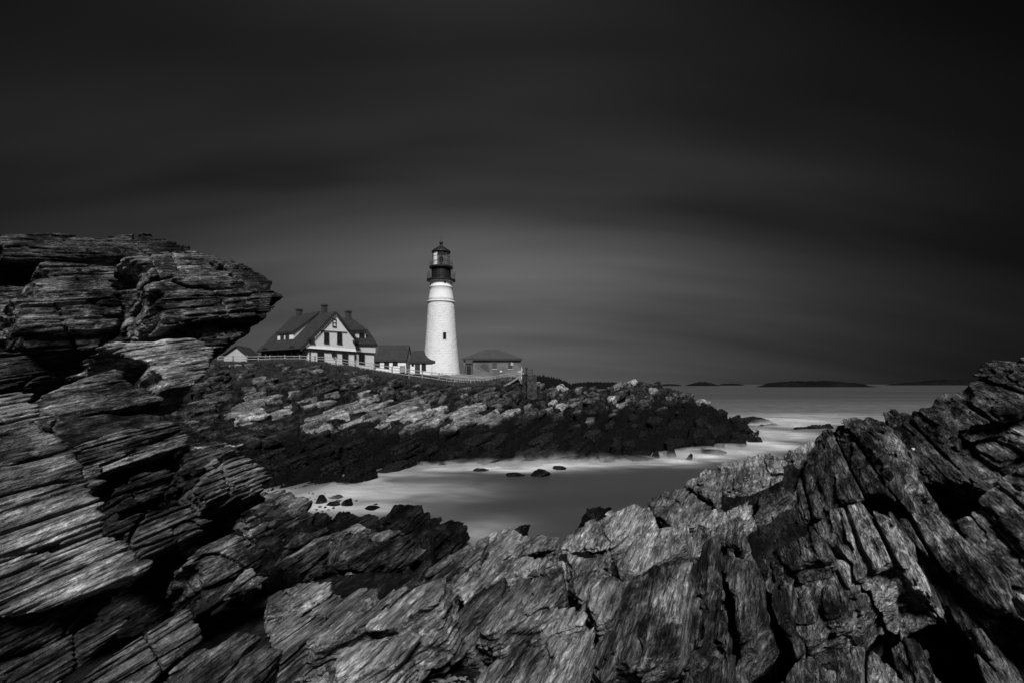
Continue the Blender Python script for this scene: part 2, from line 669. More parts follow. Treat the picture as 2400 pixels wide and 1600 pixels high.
for x, y, z in [
    # plateau under the buildings
    (-60, 92, 11.2), (-45, 90, 11.0), (-38, 90, 10.8), (-30, 90, 10.4), (-22, 90, 9.9), (-14, 90, 9.6), (-5, 90, 9.4), (0, 92, 9.4),
    (-60, 110, 11.0), (-45, 110, 10.8), (-30, 110, 10.4), (-15, 110, 9.8), (-3, 108, 9.5), (-60, 130, 9.5), (-30, 130, 9.0), (-8, 122, 7.0),
    (-75, 80, 12), (-75, 60, 9), (-70, 45, 5), (-60, 50, 7),
    (5, 108, 3.0), (6, 97, 6.5), (3.2, 92, 8.6), (12, 104, 3.0), (20, 108, 2.5), (30, 106, 2.0), (36, 104, 0.5), (40, 96, -1.2),
    # sea bed round the point
    (46, 86, -2.5), (42, 70, -2.5), (34, 60, -2.5), (22, 50, -2.5), (10, 49, -2.5), (-2, 47, -2.5), (-9, 42.5, -2.0), (-11, 36, -2.0), (-17, 32, -1.5),
    (55, 100, -3), (50, 120, -3), (25, 125, -3), (0, 135, -3), (-30, 150, -3), (60, 70, -3), (30, 40, -3), (0, 35, -3), (-12, 30, -2),
]:
    HP.append(np.array([x, y, z], float))
HP = np.array(HP)


def rbf_fit(pts, lam=0.4):
    n = len(pts)
    xy = pts[:, :2] / 10.0
    d = np.linalg.norm(xy[:, None] - xy[None], axis=2)
    K = d + 0.0                      # linear kernel: no overshoot
    A = np.zeros((n + 3, n + 3))
    A[:n, :n] = K - lam * 0.05 * np.eye(n)
    A[:n, n] = 1
    A[:n, n + 1:] = xy
    A[n, :n] = 1
    A[n + 1:, :n] = xy.T
    b = np.zeros(n + 3)
    b[:n] = pts[:, 2]
    return xy, np.linalg.solve(A, b)


_RX, _RC = rbf_fit(HP)


def head_base(x, y):
    sh = x.shape
    q = np.stack([x.ravel(), y.ravel()], 1) / 10.0
    out = np.zeros(len(q))
    for i0 in range(0, len(q), 60000):
        c = q[i0:i0 + 60000]
        d = np.sqrt(((c[:, None, :] - _RX[None]) ** 2).sum(2))
        out[i0:i0 + 60000] = d @ _RC[:len(_RX)] + _RC[len(_RX)] + c @ _RC[len(_RX) + 1:]
    return out.reshape(sh)


def terr(m, h, u, q, sd, jag=0.9, blk=1.0):
    """offset that turns a ramp across layers into ledges of thickness h, broken into blocks"""
    jit = jag * (fbm(u / (5.0 * h), q / (2.4 * h), m / (6 * h), 2) - 0.5) * 2
    t = m / h + jit
    k = np.floor(t)
    bu = np.floor(u / (4.5 * h * blk) + 3.7 * hash01(k, k * 0 + sd) + 0.6 * (vnoise(q / h, u / h, m * 0 + sd) - .5))
    bq = np.floor(q / (2.2 * h * blk) + 5.1 * hash01(k, k * 0 + sd + 9))
    off = hash01(bu * 131 + bq, k, sd) - 0.5
    fr = t - k
    return (sstep(0.68, 1.0, fr) - fr) * h + off * h * 0.4


def build_headland():
    xs = np.arange(-62, 47, 0.15)
    ys = np.concatenate([np.arange(36, 97, 0.15), np.arange(97, 128, 0.8)])
    X, Y = np.meshgrid(xs, ys, indexing='ij')
    Z = head_base(X, Y)
    u = X * LD[0] + Y * LD[1] + Z * LD[2]
    q = X * LQ[0] + Y * LQ[1] + Z * LQ[2]
    m = X * LM[0] + Y * LM[1] + Z * LM[2]
    # how rocky: none on the plateau
    edge_y = 83.5 + 0 * X
    rocky = 1 - sstep(0, 3.0, Y - edge_y) * (X < 2.5) * sstep(3.5, 2.0, X)
    rocky = np.where(X > 3.0, 1.0, rocky)
    big = (fbm(u / 9.0, q / 4.0, m / 3.0, 3) - 0.5) * 2.6
    dz = terr(m + big * 0.6, 1.35, u, q, 1, 1.0) * 0.8 + terr(m + big, 0.5, u, q, 2, 0.9) * 0.7 + terr(m, 0.2, u, q, 5, 0.8) * 0.35
    dz += (fbm(u / 0.9, q / 0.5, m / 0.25, 3) - 0.5) * 0.35
    # deep clefts
    cl = np.abs(fbm(u / 3.2, q / 7.0, m / 7.0, 2) - 0.5)
    dz -= 0.9 * sstep(0.035, 0.0, cl)
    cl2 = np.abs(fbm(u / 8 + 9, q / 3.5, m / 1.6, 2) - 0.5)
    dz -= 0.7 * sstep(0.03, 0.0, cl2)
    # pale slabs stay smoother
    calm = np.exp(-(((X + 17) / 16) ** 2 + ((Y - 60) / 9) ** 2))
    dz *= (1 - 0.35 * calm)
    dz += big * 0.55
    brow = sstep(6.5, 0.0, np.abs(Y - 83.0)) * (X < 2.0)
    dz *= (1 - 0.75 * brow)
    low = sstep(-0.6, 0.8, Z)
    soft = (fbm(X / 2.0, Y / 2.0, X * 0, 3) - 0.5) * 0.25
    Z2 = Z + dz * rocky * (0.35 + 0.65 * low) + soft * (1 - rocky)
    A, B = X.shape
    idx = np.arange(A * B).reshape(A, B)
    quads = np.stack([idx[:-1, :-1], idx[1:, :-1], idx[1:, 1:], idx[:-1, 1:]], -1).reshape(-1, 4)
    keep = Z2.ravel()[quads].max(1) > -0.9
    quads = quads[keep]
    used = np.unique(quads)
    remap = np.full(A * B, -1)
    remap[used] = np.arange(len(used))
    verts = np.stack([X, Y, Z2], -1).reshape(-1, 3)[used]
    o = mesh_obj('headland', verts, remap[quads], M['headland_ground'])
    tag(o, kind='structure')
    return o


def headland_material():
    m = rock_mat('headland_ground', 0.004, 0.12, 3.2, an=3.5, wet=(5.0, 6.7, 0.005, 5.5, 0.030), lich=0.15)  # near-black base colour paints the shade of cracks between the blocks
    nt = m.node_tree
    b = nt.nodes['Principled BSDF']
    N, L, noise, rng_, mth, mapping, bump, pos, mix = nodes_of(nt)
    old = b.inputs['Base Color'].links[0].from_socket
    sp = N('ShaderNodeSeparateXYZ')
    L(pos(), sp.inputs[0])
    # turf and soil on the plateau and caught on the upper ledges
    n = noise(pos(), 0.22, 5, 0.65)
    lim = mth('ADD', sp.outputs['Z'], mth('MULTIPLY', n, 5.0))
    f = rng_(lim, 9.7, 11.0, 0.0, 1.0, True)
    inl = rng_(sp.outputs['X'], 2.0, 6.0, 1.0, 0.0)
    f = mth('MULTIPLY', f, inl)
    turf = rng_(noise(pos(), 1.4, 5, 0.7), 0.35, 0.7, 0.005, 0.045)
    # worn gravel path by the tower
    gp = mth('MULTIPLY', rng_(sp.outputs['X'], -13.0, -9.0, 0.0, 1.0, True), rng_(sp.outputs['Y'], 81.0, 82.5, 0.0, 1.0, True))
    turf = mix(mth('MULTIPLY', gp, inl), turf, rng_(noise(pos(), 0.8, 5), 0.3, 0.7, 0.12, 0.26))
    cm = N('ShaderNodeMix')
    cm.data_type = 'RGBA'
    L(f, cm.inputs[0])
    L(old, cm.inputs[6])
    c3 = N('ShaderNodeCombineColor')
    for i in range(3):
        L(turf, c3.inputs[i])
    L(c3.outputs[0], cm.inputs[7])
    L(cm.outputs[2], b.inputs['Base Color'])
    return m


M['headland_ground'] = headland_material()
HEADLAND = build_headland()

# ------------------------------------------------------------------ sea
FOAM = [  # photo column, row (on the water), half width across, half depth into the picture (m), amount
    (800, 1165, 3.6, 4.2, 1.0), (880, 1150, 4.0, 3.0, 0.8), (960, 1150, 5.0, 3.4, 0.5), (770, 1182, 2.2, 2.0, 0.85), (860, 1190, 2.6, 2.2, 0.7),
    (930, 1112, 4.5, 1.6, 0.5), (1040, 1098, 4.5, 1.6, 0.6), (1140, 1097, 3.6, 1.3, 1.0), (1200, 1103, 3.6, 1.2, 0.9), (1290, 1093, 3.0, 2.2, 1.25),
    (1340, 1090, 3.4, 2.0, 1.15), (1420, 1089, 3.4, 1.2, 0.8), (1500, 1087, 3.5, 1.1, 0.6), (1580, 1079, 2.2, 2.6, 1.0), (1640, 1068, 3.6, 3.2, 1.15),
    (1720, 1060, 4.5, 3.6, 0.95), (1780, 1040, 4, 7, 1.0), (1830, 1018, 6, 9, 0.9), (1800, 990, 6, 11, 1.2), (1850, 985, 9, 10, 0.8),
    (1100, 1255, 1.4, 2.2, 0.5), (1140, 1235, 2.2, 2.2, 0.25), (1950, 985, 12, 14, 0.35), (1900, 975, 20, 12, 0.35),
]


def build_sea():
    xs = np.concatenate([-np.geomspace(20000, 70, 22), np.arange(-60, 70, 0.5), np.geomspace(75, 20000, 22)])
    ys = np.concatenate([[-20000, -3000, -300, -40], np.arange(5, 130, 0.4), np.geomspace(131, 40000, 50)])
    X, Y = np.meshgrid(xs, ys, indexing='ij')
    foam = np.zeros_like(X)
    for px, py, sx, sy, a in FOAM:
        c = water_pt(px, py)
        wob = (fbm(X / 2.6, Y / 1.3, X * 0 + px, 4) - 0.5) * 2.6
        r2 = ((X - c[0]) / (sx * 1.15)) ** 2 + ((Y - c[1] + wob * 0.8) / (sy * 1.15)) ** 2
        foam = np.maximum(foam, 0.8 * a * np.exp(-r2 * 1.15) * (1 + 0.28 * wob))
    near = (np.abs(X) < 60) & (Y > 30) & (Y < 128)
    hb = np.full(X.shape, -9.0)
    hb[near] = head_base(X[near], Y[near])
    shore = np.exp(-((hb + 0.35) / 0.75) ** 2) * (0.25 + 0.7 * fbm(X / 6, Y / 3, X * 0 + 4, 2))
    far = 0.10 * np.exp(-((Y - 150) / 90) ** 2) * (Y > 60) + 0.05 * (Y > 100)
    foam = np.clip(np.maximum(foam * 1.1, 0.6 * shore) + far, 0, 1)
    A, B = X.shape
    idx = np.arange(A * B).reshape(A, B)
    quads = np.stack([idx[:-1, :-1], idx[1:, :-1], idx[1:, 1:], idx[:-1, 1:]], -1).reshape(-1, 4)
    Z = 0.10 * foam
    o = mesh_obj('sea', np.stack([X, Y, Z], -1).reshape(-1, 3), quads, None, smooth=True)
    at = o.data.attributes.new('foam', 'FLOAT', 'POINT')
    at.data.foreach_set('value', foam.astype(np.float32).ravel())
    tag(o, kind='structure')
    m, nt, b = new_mat('sea_water')
    N, L, noise, rng_, mth, mapping, bump, pos, mix = nodes_of(nt)
    a = N('ShaderNodeAttribute')
    a.attribute_name = 'foam'
    n1 = noise(mapping(pos(), scale=(0.22, 0.42, 1)), 1.0, 4, 0.5, 0.8)
    n2 = noise(mapping(pos(), scale=(0.004, 0.03, 1)), 1.0, 4, 0.55)
    f = mth('MULTIPLY', a.outputs['Fac'], rng_(n1, 0.3, 0.7, 0.55, 1.2))
    base = rng_(n2, 0.3, 0.7, 0.022, 0.06)
    col = mix(mth('MINIMUM', f, 1.0), base, 0.64)
    c3 = N('ShaderNodeCombineColor')
    for i in range(3):
        L(col, c3.inputs[i])
    L(c3.outputs[0], b.inputs['Base Color'])
    L(rng_(f, 0, 0.6, 0.34, 0.9), b.inputs['Roughness'])
    b.inputs['IOR'].default_value = 1.33
    L(rng_(f, 0, 0.5, 0.5, 0.05), b.inputs['Specular IOR Level'])
    L(bump(n1, 0.12, 0.2), b.inputs['Normal'])
    o.data.materials.append(m)


build_sea()


# ------------------------------------------------------------------ far islands
def island(px0, px1, ytop, D, zb=-1.0, seed=0, trees=True, lowright=0.0, prof=None):
    rs = np.random.default_rng(seed)
    x0 = P(px0, 900, D)[0]
    x1 = P(px1, 900, D)[0]
    hmax = (900 - ytop) * D / FPX + CAMZ
    n = 260
    m = 24
    s = np.linspace(0, 1, n)
    if prof is None:
        pr = np.sin(np.pi * s) ** 0.55
    else:
        pr = np.interp(s, [p[0] for p in prof], [p[1] for p in prof])
    rag = np.interp(s * n, np.arange(0, n + 1, 1), rs.random(n + 1) ** 2) * (0.45 if trees else 0.08)
    w = (x1 - x0) * 0.22
    V = []
    for j in range(m):
        t = j / (m - 1)
        across = math.sin(math.pi * t) ** 0.5
        rj = rs.random(n) * (0.22 if trees else 0.06)
        for i in range(n):
            z = zb + (hmax - zb) * pr[i] * across * (0.86 + (rag[i] + rj[i]) * 0.5 - 0.05)
            V.append((x0 + (x1 - x0) * s[i], D + w * (t - 0.5) * (0.3 + 0.7 * math.sin(math.pi * s[i])), z))
    idx = np.arange(n * m).reshape(m, n)
    q = np.stack([idx[:-1, :-1], idx[:-1, 1:], idx[1:, 1:], idx[1:, :-1]], -1).reshape(-1, 4)
    o = mesh_obj('island', np.array(V), q, M['tree'])
    tag(o, kind='structure')
    return o


island(1180, 1362, 877, 520, seed=1, prof=[(0, .9), (.3, 1), (.5, .98), (.75, .75), (.9, .45), (.97, .2), (1, 0)])
island(1340, 1475, 893.5, 900, seed=2, prof=[(0, .8), (.3, 1), (.8, .9), (1, 0)])
island(1540, 1600, 898, 2500, seed=7, trees=False)
island(1600, 1688, 894.0, 2600, seed=3, prof=[(0, 0), (.15, .35), (.4, .95), (.6, 1), (.85, .5), (1, 0)])
island(1680, 1745, 896.8, 3600, seed=4, trees=False)
island(1768, 2062, 892.3, 1500, seed=5, prof=[(0, 0), (.06, .3), (.12, .75), (.3, .95), (.5, 1), (.58, 1.1), (.7, .85), (.85, .6), (.9, .3), (1, 0)])
island(2075, 2460, 889.0, 4200, seed=6, prof=[(0, 0), (.1, .45), (.2, .55), (.3, .9), (.42, 1), (.7, .9), (1, .5)])


# ------------------------------------------------------------------ layered rock slabs
def surface_nets(f, origin, steps):
    """f: 3D array, negative inside -> verts (local), quads"""
    s = f < 0
    A, B, C = f.shape
    c = s[:-1, :-1, :-1].astype(np.int8)
    tot = np.zeros((A - 1, B - 1, C - 1), np.int8)
    for i in (0, 1):
        for j in (0, 1):
            for k in (0, 1):
                tot += s[i:A - 1 + i, j:B - 1 + j, k:C - 1 + k]
    act = (tot > 0) & (tot < 8)
    ai, aj, ak = np.nonzero(act)
    n = len(ai)
    vid = np.full(act.shape, -1, np.int64)
    vid[ai, aj, ak] = np.arange(n)
    acc = np.zeros((n, 3))
    cnt = np.zeros(n)
    corner = {}
    for i in (0, 1):
        for j in (0, 1):
            for k in (0, 1):
                corner[(i, j, k)] = f[ai + i, aj + j, ak + k]
    for a in corner:
        for ax in range(3):
            if a[ax] == 0:
                b = list(a)
                b[ax] = 1
                fa = corner[a]
                fb = corner[tuple(b)]
                x = (fa < 0) != (fb < 0)
                t = np.where(x, fa / np.where(x, fa - fb, 1), 0)
                for d in range(3):
                    acc[:, d] += np.where(x, a[d] + (t if d == ax else 0), 0)
                cnt += x
    loc = acc / np.maximum(cnt, 1)[:, None]
    V = (np.stack([ai, aj, ak], 1) + loc) * np.array(steps) + np.array(origin)
    Q = []
    for ax in range(3):
        sl0 = [slice(1, -1)] * 3
        sl1 = [slice(1, -1)] * 3
        sl0[ax] = slice(0, -1)
        sl1[ax] = slice(1, None)
        s0 = s[tuple(sl0)]
        s1 = s[tuple(sl1)]
        for flip in (False, True):
            e = (s0 & ~s1) if not flip else (~s0 & s1)
            ei = np.stack(np.nonzero(e), 1)
            if len(ei) == 0:
                continue
            base = ei.copy()
            for d in range(3):
                if d != ax:
                    base[:, d] += 1
            o1, o2 = [(1, 2), (2, 0), (0, 1)][ax]
            def g(d1, d2):
                b = base.copy()
                b[:, o1] -= d1
                b[:, o2] -= d2
                return vid[b[:, 0], b[:, 1], b[:, 2]]
            q = np.stack([g(1, 1), g(0, 1), g(0, 0), g(1, 0)], 1)
            if flip:
                q = q[:, ::-1]
            Q.append(q)
    Q = np.concatenate(Q) if Q else np.zeros((0, 4), int)
    Q = Q[(Q >= 0).all(1)]
    return V, Q


def poly_sdf(px, py, poly):
    d = np.full(px.shape, 1e9)
    ins = np.zeros(px.shape, bool)
    n = len(poly)
    for i in range(n):
        ax, ay = poly[i]
        bx, by = poly[(i + 1) % n]
        ex, ey = bx - ax, by - ay
        wx, wy = px - ax, py - ay
        t = np.clip((wx * ex + wy * ey) / (ex * ex + ey * ey + 1e-12), 0, 1)
        d = np.minimum(d, (wx - t * ex) ** 2 + (wy - t * ey) ** 2)
        c = ((ay > py) != (by > py))
        with np.errstate(divide='ignore', invalid='ignore'):
            xi = ax + (py - ay) / (by - ay if by != ay else 1e-9) * ex
        ins ^= c & (px < xi)
    d = np.sqrt(d)
    return np.where(ins, -d, d)


TRI = [0]


def slab_shape(poly, anchor, alpha, thick, s=1.0, amp=1.0, res=1.0, k=0.045, jag=1.0, back=0.0, local=None, grow=0.022, rod=0.4, joint=1.0):
    """a rock slab: outline surveyed at (column,row), its face on the plane through anchor that holds the
    lineation and leans alpha degrees from 'up' towards 'right'; thick metres deep behind the face"""
    al = math.radians(alpha)
    Nn = math.cos(al) * LW + math.sin(al) * LV
    T = np.cross(Nn, LD)
    C = np.array([0, 0, CAMZ])
    O = P(*anchor) if local is None else np.asarray(local, float)
    pts = [] if local is None else list(poly)
    for (px, py) in (poly if local is None else ()):
        r = ray(px, py)
        rn = r @ Nn
        t = ((O - C) @ Nn) / rn
        p = C + t * r - O
        pts.append((p @ LD, p @ T))
    pts = np.array(pts)
    O = O - Nn * back
    depth = anchor[2] if local is None else O[1]
    vox = depth / 512.0 * res
    du, dt, dn = vox * 1.9, vox, vox * 1.1
    pad = 0.07 * s + 4 * vox
    lo = pts.min(0) - pad
    hi = pts.max(0) + pad
    nlo, nhi = -thick - 3 * dn, 0.02 * s + 3 * dn
    nU = int((hi[0] - lo[0]) / du) + 2
    nT = int((hi[1] - lo[1]) / dt) + 2
    nN = int((nhi - nlo) / dn) + 2
    cells = nU * nT * nN
    if cells > 1.6e6:
        g = (cells / 1.6e6) ** (1 / 3)
        du *= g
        dt *= g
        dn *= g
        nU = int((hi[0] - lo[0]) / du) + 2
        nT = int((hi[1] - lo[1]) / dt) + 2
        nN = int((nhi - nlo) / dn) + 2
    us = lo[0] + du * np.arange(nU)
    ts = lo[1] + dt * np.arange(nT)
    ns = nlo + dn * np.arange(nN)
    U2, T2 = np.meshgrid(us, ts, indexing='ij')
    S2 = poly_sdf(U2, T2, pts).astype(np.float32)
    f0 = np.maximum(S2[:, :, None] - 0.06 * s, np.maximum(ns[None, None, :], -ns[None, None, :] - thick))
    band = (f0 > -0.16 * s) & (f0 < 0.06 * s)
    bi, bj, bk = np.nonzero(band)
    u, t, n = us[bi].astype(np.float32), ts[bj].astype(np.float32), ns[bk].astype(np.float32)
    gu = u + O @ LD
    gm = O @ LM + t * (T @ LM) + n * (Nn @ LM)
    gq = O @ LQ + t * (T @ LQ) + n * (Nn @ LQ)
    gu, gm, gq = ((q_ / s).astype(np.float32) for q_ in (gu, gm, gq))
    # jagged outline, different for every layer
    wl = vnoise(gu * 0.4, gq * 2.0, gm * 14.0) - 0.5
    wl2 = fbm(gu * 3.0, gq * 4.0, gm * 5.0, 2) - 0.5
    wu = (wl * 0.13 + wl2 * 0.08) * jag * s
    wt = (wl2 * 0.09 + (vnoise(gu * 1.3, gq * 6, gm * 6) - 0.5) * 0.07) * jag * s
    fi = np.clip((u + wu - us[0]) / du, 0, nU - 1.001)
    fj = np.clip((t + wt - ts[0]) / dt, 0, nT - 1.001)
    i0 = fi.astype(int)
    j0 = fj.astype(int)
    fi -= i0
    fj -= j0
    sd = (S2[i0, j0] * (1 - fi) + S2[i0 + 1, j0] * fi) * (1 - fj) + (S2[i0, j0 + 1] * (1 - fi) + S2[i0 + 1, j0 + 1] * fi) * fj
    sd = sd - grow * s
    ks = k * s
    f2 = n
    h = np.clip(0.5 + 0.5 * (sd - f2) / ks, 0, 1)
    f = f2 + (sd - f2) * h + ks * h * (1 - h)
    f = np.maximum(f, -n - thick)
    # ledges: each layer stands proud or weathers back
    w1 = fbm(gu * 0.35, gq * 1.1, gm * 1.5, 2)
    gf = gm + 0.16 * vnoise(gu * 0.25, gq * 3.0, gm * 0.6) + 0.05 * vnoise(gu * 0.5, gq * 9.0, gm * 2.0)
    L1 = gf / 0.11 + 2.2 * w1
    L2 = gf / 0.032 + 3.0 * w1 + 1.2 * vnoise(gu * 0.8, gq * 3, gm * 3)
    r1 = hash01(np.floor(L1), np.floor(L1) * 0 + 1)
    fr1 = L1 - np.floor(L1)
    a1 = np.minimum(sstep(0, .22, fr1), sstep(1.0, .86, fr1))
    fr2 = L2 - np.floor(L2)
    r2 = hash01(np.floor(L2), np.floor(L2) * 0 + 2)
    a2 = np.minimum(sstep(0, .35, fr2), sstep(1.0, .8, fr2))
    lay = sstep(0.32, 0.68, vnoise(gu * 0.7 + 3, gq * 1.8, gm * 2.2))
    lay2 = sstep(0.3, 0.7, vnoise(gu * 0.9 + 13, gq * 2.8, gm * 4.5))
    rel = (0.008 + 0.026 * lay) * (1 - a1 * (0.3 + 0.7 * r1)) + (0.006 + 0.020 * lay2) * (1 - a2 * (0.3 + 0.7 * r2))
    # broad undulation, splinters, grain
    rel += 0.055 * (fbm(gu * 0.9, gq * 2.6, gm * 2.6, 3))
    rel += rod * 0.045 * np.abs(vnoise(gu * 0.45, gq * 8.0, gm * 8.0) - 0.5) * 2
    rel += rod * 0.038 * sstep(0.09, 0.0, np.abs(vnoise(gu * 0.3 + 9, gq * 6.0, gm * 6.0) - 0.5))
    rel += 0.036 * fbm(gu * 2.4, gq * 9.0, gm * 18.0, 3)
    rel += 0.016 * vnoise(gu * 12.0, gq * 30.0, gm * 45.0)
    # cross joints and open seams
    j1 = np.abs(fbm(gu * 1.5 + 5, gq * 0.9, gm * 0.9, 2) - 0.5)
    rel += joint * 0.06 * sstep(0.012, 0.0, j1)
    j2 = np.abs(fbm(gu * 0.45 + 2, gq * 2.4, gm * 3.6, 2) - 0.5)
    rel += min(1.0, 0.35 + joint) * 0.06 * sstep(0.014, 0.0, j2)
    f = f + (rel - 0.06) * s * amp
    F = f0.astype(np.float32)
    F[bi, bj, bk] = f
    F[0], F[-1], F[:, 0], F[:, -1], F[:, :, 0], F[:, :, -1] = 1, 1, 1, 1, 1, 1
    V, Q = surface_nets(F, (lo[0], lo[1], nlo), (du, dt, dn))
    W = O + V[:, :1] * LD + V[:, 1:2] * T + V[:, 2:3] * Nn
    return W, Q


JOBS = []


def slab(poly, anchor, alpha, thick, mat, parent, name='slab', **kw):
    JOBS.append((name, mat, parent, (poly, anchor, alpha, thick), kw))


def build_slabs():
    from concurrent.futures import ThreadPoolExecutor
    with ThreadPoolExecutor(4) as ex:
        res = list(ex.map(lambda j: slab_shape(*j[3], **j[4]), JOBS))
    for (name, mat, parent, _, _), (W, Q) in zip(JOBS, res):
        # keep the largest connected shell only
        lab = np.arange(len(W))
        for _ in range(400):
            m = lab[Q].min(1)
            new = lab.copy()
            for c in range(4):
                np.minimum.at(new, Q[:, c], m)
            new = new[new]
            if (new == lab).all():
                break
            lab = new
        ids, cnt = np.unique(lab[Q[:, 0]], return_counts=True)
        if len(ids) > 1:
            Q = Q[lab[Q[:, 0]] == ids[cnt.argmax()]]
            used = np.unique(Q)
            rm = np.full(len(W), -1)
            rm[used] = np.arange(len(used))
            W, Q = W[used], rm[Q]
        TRI[0] += len(Q) * 2
        o = mesh_obj(name, W, Q, mat)
        if parent is not None:
            o.parent = parent
            if parent.type == 'EMPTY':
                o.matrix_parent_inverse = Matrix.Translation(-Vector(parent.location))
    JOBS.clear()

# ------------------------------------------------------------------ foreground ledges
def rocks(name, label, loc, slabs, cat='rock outcrop', **dflt):
    r = thing(name, label, cat, loc)
    for sl in slabs:
        poly, anchor, alpha, thick, mat = sl[:5]
        kw = dict(dflt)
        kw.update(sl[5] if len(sl) > 5 else {})
        slab(poly, anchor, alpha, thick, M[mat], r, **kw)
    return r


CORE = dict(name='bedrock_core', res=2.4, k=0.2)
# overhanging outcrop, upper left
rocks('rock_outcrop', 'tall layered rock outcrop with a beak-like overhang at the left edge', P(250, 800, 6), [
    ([(-80, 560), (80, 545), (350, 560), (520, 640), (575, 690), (560, 745), (470, 790), (300, 830), (-80, 900)], (250, 700, 6.2), 70, 1.6, 'rock_core_shade', CORE),
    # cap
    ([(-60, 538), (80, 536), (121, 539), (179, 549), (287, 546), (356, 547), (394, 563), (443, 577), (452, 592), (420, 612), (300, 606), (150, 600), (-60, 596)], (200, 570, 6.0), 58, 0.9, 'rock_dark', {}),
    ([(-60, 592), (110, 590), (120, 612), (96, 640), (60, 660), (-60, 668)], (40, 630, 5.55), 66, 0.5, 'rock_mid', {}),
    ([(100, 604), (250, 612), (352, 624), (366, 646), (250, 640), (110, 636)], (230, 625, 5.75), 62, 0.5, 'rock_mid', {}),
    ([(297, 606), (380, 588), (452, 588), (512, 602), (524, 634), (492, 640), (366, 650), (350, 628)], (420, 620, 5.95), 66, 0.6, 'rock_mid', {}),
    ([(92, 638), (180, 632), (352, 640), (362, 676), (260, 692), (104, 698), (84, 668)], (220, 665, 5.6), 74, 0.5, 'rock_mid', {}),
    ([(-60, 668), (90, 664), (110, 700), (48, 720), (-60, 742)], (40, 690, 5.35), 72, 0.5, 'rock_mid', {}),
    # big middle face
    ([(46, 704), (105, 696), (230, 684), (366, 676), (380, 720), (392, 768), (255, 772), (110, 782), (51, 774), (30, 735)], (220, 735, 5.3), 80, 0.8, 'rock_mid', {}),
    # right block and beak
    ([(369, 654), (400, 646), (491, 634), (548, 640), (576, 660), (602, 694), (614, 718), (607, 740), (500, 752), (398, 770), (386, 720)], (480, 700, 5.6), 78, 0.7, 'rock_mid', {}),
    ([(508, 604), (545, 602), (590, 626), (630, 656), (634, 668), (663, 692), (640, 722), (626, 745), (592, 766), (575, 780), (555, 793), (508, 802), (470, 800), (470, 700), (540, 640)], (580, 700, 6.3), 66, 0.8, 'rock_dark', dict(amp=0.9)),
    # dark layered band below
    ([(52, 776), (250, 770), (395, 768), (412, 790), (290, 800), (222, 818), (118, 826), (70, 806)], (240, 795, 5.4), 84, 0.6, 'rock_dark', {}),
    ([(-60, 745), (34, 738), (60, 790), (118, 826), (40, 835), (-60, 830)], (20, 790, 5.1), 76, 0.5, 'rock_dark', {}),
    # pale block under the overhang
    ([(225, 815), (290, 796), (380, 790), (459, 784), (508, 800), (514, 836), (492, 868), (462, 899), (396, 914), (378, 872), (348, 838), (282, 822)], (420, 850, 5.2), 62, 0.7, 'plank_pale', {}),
    # blocks behind the cleft, the cave's shade put into their dark colours
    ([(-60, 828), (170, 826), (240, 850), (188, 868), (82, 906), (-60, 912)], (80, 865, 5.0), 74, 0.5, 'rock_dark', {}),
    ([(240, 835), (300, 832), (345, 846), (372, 890), (384, 930), (340, 905), (290, 862)], (320, 870, 5.5), 60, 0.4, 'rock_core_shade', {}),
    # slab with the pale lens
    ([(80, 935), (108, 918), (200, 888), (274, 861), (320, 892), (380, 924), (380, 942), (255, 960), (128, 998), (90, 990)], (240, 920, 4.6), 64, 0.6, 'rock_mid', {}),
    ([(90, 985), (130, 992), (256, 962), (378, 944), (400, 960), (300, 992), (156, 1034), (90, 1040)], (240, 985, 4.9), 80, 0.4, 'rock_core_shade', {}),  # dark slab standing in for the shadow between two ledges
])
